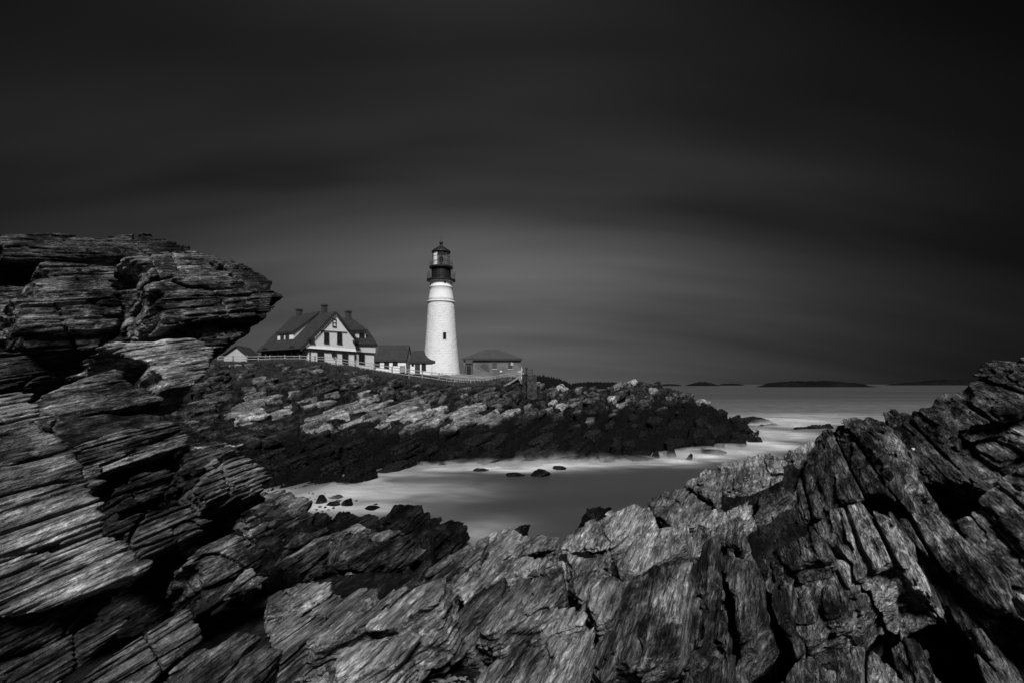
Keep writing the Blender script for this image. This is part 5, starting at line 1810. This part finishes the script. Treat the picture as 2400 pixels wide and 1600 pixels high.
def build_fence():
    posts = [(512, 838, 84), (546, 838, 84), (579, 838, 84), (606, 838, 84.2), (633, 837.5, 84.4), (668, 837, 84.4), (703, 837, 84.4), (738, 838, 84.4), (787, 841, 84), (832, 850, 83.6), (877, 856, 83.4), (919, 863, 83.2), (959, 869, 83.2), (990, 873, 83.2),
             (1029, 879, 83), (1066, 884, 83), (1103, 887, 83.4), (1142, 887, 84)]
    r = thing('rail_fence', 'weathered wooden post-and-rail fence along the brow below the buildings', 'fence', P(900, 880, 83.3))
    tops = []
    for px, py, D in posts:
        c = P(px, py, D)
        h0 = min(c[2] - 1.0, gz(c[0], c[1]) - .3)
        mb = MB().obox(c + [-.09, -.09, h0 - c[2]], (.18, 0, 0), (0, .18, 0), (0, 0, c[2] - h0 + .38))
        mb.build('post', M['weathered_wood'], r)
        tops.append(c)
    for a, b in zip(tops[:-1], tops[1:]):
        for k, dz in enumerate((.22, -.22, -.66)):
            o = np.array([0, -.15, dz + random.uniform(-.04, .04)])
            d = (b - a)
            mb = MB().prism([a + o + [0, -.03, -.055], a + o + [0, .03, -.055], a + o + [0, .03, .055], a + o + [0, -.03, .055]], d * 1.01)
            mb.build('rail', M['weathered_wood'], r)
    # second run by the brick building
    r2 = thing('rail_fence', 'short pale rail fence in front of the brick building, right of the tower', 'fence', P(1180, 885, 88))
    run = [(1142, 886, 84), (1178, 880, 86), (1205, 875.5, 86), (1224, 871, 86)]
    pts = [P(*q) for q in run]
    for c in pts:
        MB().obox(c + [-.06, -.06, -1.3], (.12, 0, 0), (0, .12, 0), (0, 0, 1.55)).build('post', M['weathered_wood'], r2)
    for a, b in zip(pts[:-1], pts[1:]):
        for dz in (.15, -.25, -.65):
            MB().prism([a + [0, -.12, dz], a + [0, -.07, dz], a + [0, -.07, dz + .08], a + [0, -.12, dz + .08]], (b - a)).build('rail', M['weathered_wood'], r2)
    # fence posts against the tower foot
    r3 = thing('rail_fence', 'thin rail fence at the white foot of the tower, behind the main fence', 'fence', P(1040, 878, 89))
    run = [(1012, 874, 88), (1036, 876, 88), (1060, 877, 88), (1078, 879, 88)]
    pts = [P(*q) for q in run]
    for c in pts:
        MB().obox(c + [-.05, -.05, -.9], (.1, 0, 0), (0, .1, 0), (0, 0, 1.15)).build('post', M['weathered_wood'], r3)
    for a, b in zip(pts[:-1], pts[1:]):
        for dz in (.12, -.3):
            MB().prism([a + [0, -.09, dz], a + [0, -.06, dz], a + [0, -.06, dz + .06], a + [0, -.09, dz + .06]], (b - a)).build('rail', M['weathered_wood'], r3)
    # iron handrail on the sea wall
    r4 = thing('handrail', 'dark iron handrail on top of the sea wall corner', 'railing', P(1238, 874, 80))
    run = [(1225, 869, 80), (1234, 867.5, 81), (1248, 865, 82.5)]
    pts = [P(*q) for q in run]
    for c in pts:
        MB().tube(c + [0, 0, -1.0], c, .05, 6).build('post', M['dark_trim'], r4)
    for a, b in zip(pts[:-1], pts[1:]):
        for dz in (0, -.27, -.54):
            MB().tube(a + [0, 0, dz], b + [0, 0, dz], .035, 5).build('rail', M['dark_trim'], r4)


build_fence()


def build_fittings():
    # sea wall
    r = thing('sea_wall', 'tall mottled concrete sea wall with a dark recess, right of the brick building', 'wall', P(1240, 930, 79))
    def wallbox(p0, p1, y0, y1, D, dep, mat, name):
        a = P(p0, y1, D)
        b = P(p1, y1, D)
        t = P(p0, y0, D)[2]
        nx, nz = 14, 20
        V, F_ = [], []
        rs = np.random.default_rng(int(p0))
        for k in range(nz + 1):
            for i in range(nx + 1):
                q = a + (b - a) * i / nx + UP * (t - a[2]) * k / nz
                V.append(q + [0, -.16 * float(fbm(np.array([i * .5 + p0]), np.array([k * .35]), np.array([.3]), 3)[0]) - .02 * rs.random(), 0])
        idx = np.arange((nx + 1) * (nz + 1)).reshape(nz + 1, nx + 1)
        for k in range(nz):
            for i in range(nx):
                F_.append((idx[k, i], idx[k, i + 1], idx[k + 1, i + 1], idx[k + 1, i]))
        mb = MB().add(V, F_)
        mb.obox(a + [.01, .05, -.5], (b - a) * .995, (0, dep, 0), UP * (t - a[2] + .48))
        mb.build(name, M[mat], r)
    wallbox(1235.5, 1258, 879, 936, 79, 3.5, 'concrete_dark', 'wall_face')
    wallbox(1223.5, 1235.2, 876, 932, 80, 2.4, 'rock_core_shade', 'recess')  # near-black colour paints the shade inside the recess
    # coping that climbs to the wall
    cp = MB().prism([P(1178, 905, 80), P(1223, 877.5, 80.2), P(1223, 881, 80.2), P(1180, 909, 80)], (0, 1.2, 0)).build('coping', M['path'], r)
    # lamp
    q = P(1174, 891, 84)
    r = thing('lamp_post', 'short post lamp with white globe in front of the brick building', 'lamp', q)
    MB().tube(q, q + UP * 1.15, .08, 8).build('post', M['weathered_wood'], r)
    gl = [(.02 + .24 * math.sin(math.pi * i / 8), q[2] + 1.4 - .27 * math.cos(math.pi * i / 8)) for i in range(9)]
    MB().lathe(q[:2], gl, 14).build('globe', M['shed_paint'], r, True)
    # coin viewer
    q = P(1234, 877, 79.8)
    r = thing('coin_viewer', 'dark twin-eyed viewer on a post on top of the sea wall', 'viewer', q)
    MB().tube(q, q + UP * .85, .07, 8).build('post', M['black_iron'], r)
    mb = MB().obox(q + [-.2, -.12, .82], (.4, 0, 0), (0, .24, 0), (0, 0, .14))
    mb.obox(q + [-.2, -.1, .96], (.13, 0, 0), (0, .2, 0), (0, 0, .16))
    mb.obox(q + [.07, -.1, .96], (.13, 0, 0), (0, .2, 0), (0, 0, .16))
    mb.build('head', M['black_iron'], r)
    # white notice board
    q = P(1218.5, 873, 85)
    r = thing('notice_board', 'blank white board on the fence at the right end of the brick building', 'sign', q)
    MB().obox(q + [-.32, 0, 0], (.64, 0, 0), (0, .05, 0), (0, 0, .36)).build('board', M['shed_paint'], r)
    MB().obox(q + [-.04, .06, -1.0], (.08, 0, 0), (0, .08, 0), (0, 0, 1.3)).build('post', M['weathered_wood'], r)


M['concrete_dark'] = flat_mat('concrete_dark', 0.04, 0.9, 0.1, 0.95, 2.2, 0.08)
build_fittings()


# grass on the brow
def build_grass():
    rs = np.random.default_rng(11)
    V, F_ = [], []
    n = 0
    spots = []
    for _ in range(16000):
        px = rs.uniform(430, 1215)
        x0 = P(px, 900, 83)[0]
        y = rs.normal(82.6, 1.2)
        if 1040 < px < 1200 and rs.random() < .6:
            continue
        x = x0
        dens = vnoise(np.array([x * .35]), np.array([y * .35]), np.array([.5]))[0]
        if dens < .38:
            continue
        spots.append((x, y, .25 + .75 * dens * (1.1 if px < 720 else .42)))
    for _ in range(2500):      # tufts caught on the ledges
        px = rs.uniform(430, 1180)
        y = rs.uniform(72, 80)
        x = P(px, 900, y)[0]
        dens = vnoise(np.array([x * .25]), np.array([y * .3]), np.array([7.5]))[0]
        if dens > .62:
            spots.append((x, y, .45))
    xs = np.array([s[0] for s in spots])
    ys = np.array([s[1] for s in spots])
    hz = head_base(xs[None], ys[None])[0]
    for (x, y, h), z in zip(spots, hz):
        h *= rs.uniform(.5, 1.25)
        a = rs.uniform(0, math.pi)
        w = .035
        lx, ly = rs.normal(0, .22, 2) * h
        dx, dy = math.cos(a) * w, math.sin(a) * w
        V += [(x - dx, y - dy, z - .15), (x + dx, y + dy, z - .15), (x + lx * .5 + dx * .6, y + ly * .5, z + h * .6), (x + lx * 1.2, y + ly, z + h)]
        F_ += [(n, n + 1, n + 2), (n, n + 2, n + 3)]
        n += 4
    o = mesh_obj('grass', V, F_, M['grass'])
    tag(o, 'rough dark grass growing along the brow below the fence', 'grass', kind='stuff')


build_grass()


# ------------------------------------------------------------------ surf: low banks of spray where swell meets rock
def build_surf():
    mb = MB()
    for px, py, w, d, h in [(1290, 1082, 4.2, 2.2, 2.0), (1340, 1083, 4.4, 2.0, 1.5), (1150, 1092, 4.4, 1.6, .9), (1215, 1094, 3.6, 1.5, .9), (1420, 1085, 4.4, 1.6, .9), (1505, 1084, 3.8, 1.4, .8),
                            (1590, 1072, 2.6, 2.4, .8), (1650, 1062, 4.5, 3.0, .8), (1735, 1052, 4.5, 3.0, .7), (1785, 1020, 4.5, 6.0, .8), (1805, 992, 6.0, 9.0, .9), (800, 1158, 3.2, 3.4, .45), (1050, 1092, 4.5, 1.4, .5),
                            (870, 1148, 3.4, 2.6, .35)]:
        c = water_pt(px, py)
        V, F_ = [], []
        n, m = 18, 10
        for j in range(m + 1):
            for i in range(n):
                a, b = 2 * math.pi * i / n, math.pi * j / m
                k = 1 + .25 * math.sin(3 * a + px) + .12 * math.sin(5 * a + 2 * px)
                V.append(c + [w * k * math.sin(b) * math.cos(a), d * k * math.sin(b) * math.sin(a), h * math.cos(b)])
        for j in range(m):
            for i in range(n):
                k = (i + 1) % n
                F_.append((j * n + i, (j + 1) * n + i, (j + 1) * n + k, j * n + k))
        mb.add(V, F_)
    m_, nt, b = new_mat('spray')
    nt.nodes.remove(b)
    pv = nt.nodes.new('ShaderNodeVolumePrincipled')
    pv.inputs['Color'].default_value = (1, 1, 1, 1)
    N, L, noise, rng_, mth, mapping, bump, pos, mix = nodes_of(nt)
    sp = N('ShaderNodeSeparateXYZ')
    L(pos(), sp.inputs[0])
    hf = mth('POWER', rng_(sp.outputs['Z'], 0.0, 1.5, 1.0, 0.0), 3.0)
    dn = mth('MULTIPLY', hf, rng_(noise(pos(), 0.55, 3, 0.5, 0.6), 0.38, 0.66, 0.0, 1.15))
    L(dn, pv.inputs['Density'])
    nt.links.new(pv.outputs[0], nt.nodes['Material Output'].inputs['Volume'])
    o = mb.build('surf_spray', m_, smooth=True)
    tag(o, 'soft white spray hanging where the swell meets the foot of the headland', 'spray', kind='stuff')


build_surf()

# ------------------------------------------------------------------ shore ground under the ledges
def shore_z(x, y):
    crest = 4.3 + np.maximum(x, 0) * 0.75
    z = 6.26 + 0.10 * (np.minimum(y, crest) - 2.5) - 0.25 * np.maximum(-x - 1.2, 0) * (1 - sstep(4, 7, y))
    z = z - 0.5 * sstep(.9, 1.5, x) * (y < 6)
    z = z + .17 * np.exp(-((x + .45) / .6) ** 2 - ((y - 2.3) / .5) ** 2) + .12 * np.exp(-((x + 1.2) / .3) ** 2 - ((y - 2.6) / .4) ** 2)
    dy = np.maximum(y - crest, 0)
    z = z - 1.6 * np.minimum(dy, 1.4) - 0.15 * np.maximum(dy - 1.4, 0)
    z = z + (fbm(x / 0.9, y / 0.9, x * 0 + 2, 3) - 0.5) * 0.22 * (1 + np.minimum(dy, 8) * 0.5)
    side = sstep(-0.16, -0.06, x / np.maximum(y, .1))
    z = z - side * 3.2 * np.maximum(dy - .3, 0)
    return np.where(y > 27, np.minimum(z, -0.35 * (y - 27) + .2), z)


def build_shore():
    xs = np.concatenate([np.arange(-22, -4, .1), np.arange(-4, 6.5, .05), np.arange(6.5, 14, .3)])
    ys = np.concatenate([np.arange(.3, 6.5, .05), np.arange(6.5, 32, .1)])
    X, Y = np.meshgrid(xs, ys, indexing='ij')
    Z = shore_z(X, Y)
    u, q, m = (X * a[0] + Y * a[1] + Z * a[2] for a in (LD, LQ, LM))
    far = sstep(5.0, 8.0, Y)
    Z = Z + far * (terr(m, .9, u, q, 3, 1.0) * .9 + terr(m, .35, u, q, 4, 1.0) * .8 + (fbm(u * 1.2, q * 2, m * 4, 3) - .5) * .3)
    A, B = X.shape
    idx = np.arange(A * B).reshape(A, B)
    q = np.stack([idx[:-1, :-1], idx[1:, :-1], idx[1:, 1:], idx[:-1, 1:]], -1).reshape(-1, 4)
    q = q[Z.ravel()[q].max(1) > -.6]
    o = mesh_obj('shore', np.stack([X, Y, Z], -1).reshape(-1, 3), q, M['gully'])
    o.data.materials.append(M['shore_dark'])
    cy = np.stack([X, Y], -1).reshape(-1, 2)[q].mean(1)[:, 1]
    o.data.polygons.foreach_set('material_index', (cy > 6.0).astype(np.int32))
    tag(o, kind='structure')


build_shore()


# ------------------------------------------------------------------ boulders awash
def blob(seed, n=26, m=16):
    """angular boulder: a few joint planes plus surface noise"""
    rs = np.random.default_rng(seed + 40)
    pn = rs.normal(size=(13, 3))
    pn /= np.linalg.norm(pn, axis=1)[:, None]
    ph = rs.uniform(.62, 1.0, 13)
    a = 2 * np.pi * np.arange(n) / n
    b = np.pi * np.arange(m + 1) / m
    d = np.stack([np.outer(np.sin(b), np.cos(a)), np.outer(np.sin(b), np.sin(a)), np.outer(np.cos(b), np.ones(n))], -1).reshape(-1, 3)
    dn = d @ pn.T
    r = np.min(np.where(dn > .05, ph / np.maximum(dn, .05), 9), axis=1)
    r = np.minimum(r, 1.25) + .16 * (fbm(d[:, 0] * 3 + seed, d[:, 1] * 3, d[:, 2] * 3, 3) - .5)
    F_ = []
    for j in range(m):
        for i in range(n):
            k = (i + 1) % n
            F_.append((j * n + i, (j + 1) * n + i, (j + 1) * n + k, j * n + k))
    return d * r[:, None], F_


_bl = [blob(s) for s in range(9)]
_bseed = [0]


def boulder(px, py, wpx, hpx, label, mat='weed_rock', group=None, D=None, cat='boulder', name='boulder'):
    _bseed[0] += 1
    if D is None:
        p = water_pt(px, py)
        D = p[1]
    else:
        p = P(px, py, D)
    V, F_ = _bl[_bseed[0] % 9]
    sx = wpx * D / FPX / 2
    sz_ = hpx * D / FPX
    o = mesh_obj(name, V * [sx, sx * .9, sz_], F_, M[mat], None, False)
    o.location = (float(p[0]), float(p[1]), float(p[2]) + sz_ * .05)
    tag(o, label, cat, group)
    return o


for a in [
    (753, 1180, 27, 17, 'knobbly black boulder, leftmost of the larger ones in the foamy corner of the cove'),
    (787, 1168, 38, 9, 'long low black boulder farthest out in the foamy corner of the cove'),
    (779, 1185, 34, 10, 'flat-topped black boulder in the middle of the foamy corner'),
    (816, 1185, 30, 17, 'pointed black boulder, right of the flat-topped one in the foam'),
    (872, 1193, 38, 7, 'half-drowned dark boulder just behind the double-humped rock'),
    (1125, 1103, 40, 6, 'low black boulder in the foam below the sea wall'),
    (1263, 1113, 48, 17, 'rounded black boulder where spray breaks at the foot of the headland'),
    (1212, 1113, 46, 6, 'flat black boulder just left of the one where spray breaks'),
    (1310, 1098, 40, 8, 'dark boulder half hidden in spray at the foot of the headland'),
    (1575, 1070, 28, 18, 'dark rounded boulder at the right corner of the black ledge'),
    (1616, 1078, 17, 14, 'small pointed boulder alone in the foam right of the black ledge'),
    (1665, 1062, 64, 8, 'long low black rock awash in front of the headland tip'),
    (1772, 1036, 38, 12, 'small black boulder at the sea end of the headland'),
    (1750, 1028, 34, 9, 'smallest black hump beside the sea end of the headland'),
]:
    boulder(*a)
for k, (px, py, w, h) in enumerate([(733, 1160, 7, 6), (743, 1164, 6, 5), (762, 1158, 6, 4), (750, 1190, 12, 6), (762, 1192, 9, 5), (781, 1193, 9, 6), (834, 1175, 8, 4), (881, 1184, 12, 5),
                                    (793, 1176, 16, 5), (738, 1172, 8, 4), (727, 1168, 7, 5), (771, 1196, 8, 4), (742, 1196, 9, 5), (755, 1200, 8, 4), (724, 1158, 6, 4)]):
    boulder(px, py, w, h, 'small dark stone awash in the foamy corner of the cove', 'rock_dark', 'small stones awash', cat='stone', name='stone')


# ------------------------------------------------------------------ gravel, stones, sticks in the gullies
def build_gravel():
    rs = np.random.default_rng(21)
    V, F_ = [], []
    n = 0
    base = np.array([[1, 0, 0], [.3, .8, .1], [-.8, .5, 0], [-.7, -.6, .1], [.4, -.9, 0], [.1, .1, .55], [0, 0, -.4]])
    fac = [(0, 1, 5), (1, 2, 5), (2, 3, 5), (3, 4, 5), (4, 0, 5), (1, 0, 6), (2, 1, 6), (3, 2, 6), (4, 3, 6), (0, 4, 6)]
    for (x0, x1, y0, y1, cnt) in [(-1.2, .15, 1.7, 2.9, 1500), (-1.6, -.8, 2.0, 3.2, 500), (1.0, 2.8, 2.0, 3.4, 1200)]:
        xs = rs.uniform(x0, x1, cnt)
        ys = rs.uniform(y0, y1, cnt)
        zs = shore_z(xs, ys)
        for x, y, z in zip(xs, ys, zs):
            r = .006 + .022 * rs.random() ** 3
            a = rs.uniform(0, 6.28)
            R = np.array([[math.cos(a), -math.sin(a), 0], [math.sin(a), math.cos(a), 0], [0, 0, .7]])
            V.append((base * (.7 + .6 * rs.random((7, 1)))) @ R.T * r * [1.4, 1, .8] + [x, y, z + r * .2])
            F_ += [(i + n, j + n, k + n) for i, j, k in fac]
            n += 7
    o = mesh_obj('gravel', np.concatenate(V), F_, M['pebble'])
    tag(o, 'dark shingle and shell grit in the hollows between the foreground planks', 'gravel', kind='stuff')


build_gravel()


def on_shore(px, py):
    r = ray(px, py)
    for D in np.arange(1.2, 6, .01):
        p = np.array([0, 0, CAMZ]) + r * D
        if p[2] < shore_z(np.array([p[0]]), np.array([p[1]]))[0]:
            return p
    return np.array([0, 0, CAMZ]) + r * 3


for k, (px, py, w) in enumerate([(897, 1552, 12), (1010, 1570, 16), (1086, 1542, 10), (1012, 1560, 9), (1064, 1470, 12), (940, 1575, 9), (1120, 1520, 8), (985, 1530, 8)]):
    p = on_shore(px, py)
    boulder(px, py, w, w * .5, 'pale pebble lying in the dark shingle at bottom centre', 'pale_stone', 'pale pebbles in the shingle', D=p[1], cat='pebble', name='pebble')
boulder(2153, 1502, 42, 16, 'flat pale stone lying in the black hollow at lower right', 'pale_stone', D=on_shore(2153, 1502)[1], cat='stone', name='stone')
boulder(2140, 1053, 7, 4.5, 'tiny white chip of stone on the dark right ridge', 'pale_stone', D=4.55, cat='stone', name='stone')
boulder(1844, 1476, 14, 9, 'small pale stone below the ribbed planks, left of the hollow', 'pale_stone', D=on_shore(1844, 1516)[1], cat='stone', name='stone')


def stick(px0, py0, px1, py1, label, r=.008):
    a, b = on_shore(px0, py0), on_shore(px1, py1)
    a = a + UP * .02
    b = b + UP * .03
    mb = MB()
    pts = [a + (b - a) * t + np.array([0, 0, .03 * math.sin(3 * t + px0)]) + np.array([.02 * math.sin(5 * t), 0, 0]) for t in np.linspace(0, 1, 7)]
    for i in range(6):
        mb.tube(pts[i], pts[i + 1], r * (1 - .1 * i), 5, r * (1 - .1 * (i + 1)))
    o = mb.build('stick', M['dry_stick'])
    tag(o, label, 'stick', 'driftwood sticks')


stick(2120, 1452, 2190, 1560, 'dry stick slanting in the black hollow beside the flat pale stone')
stick(2100, 1470, 2150, 1450, 'short pale twig at the top of the black hollow at lower right')
stick(2180, 1520, 2230, 1570, 'thin stick at the foot of the leaning blocks, lower right')
stick(1800, 1540, 1830, 1598, 'pale splinter of wood beside the small dark rock at the bottom edge', .012)
stick(700, 1582, 760, 1574, 'pale straw lying on the dark shingle, bottom left of centre', .006)
stick(1020, 1580, 1030, 1552, 'upright pale splinter in the shingle at bottom centre', .012)
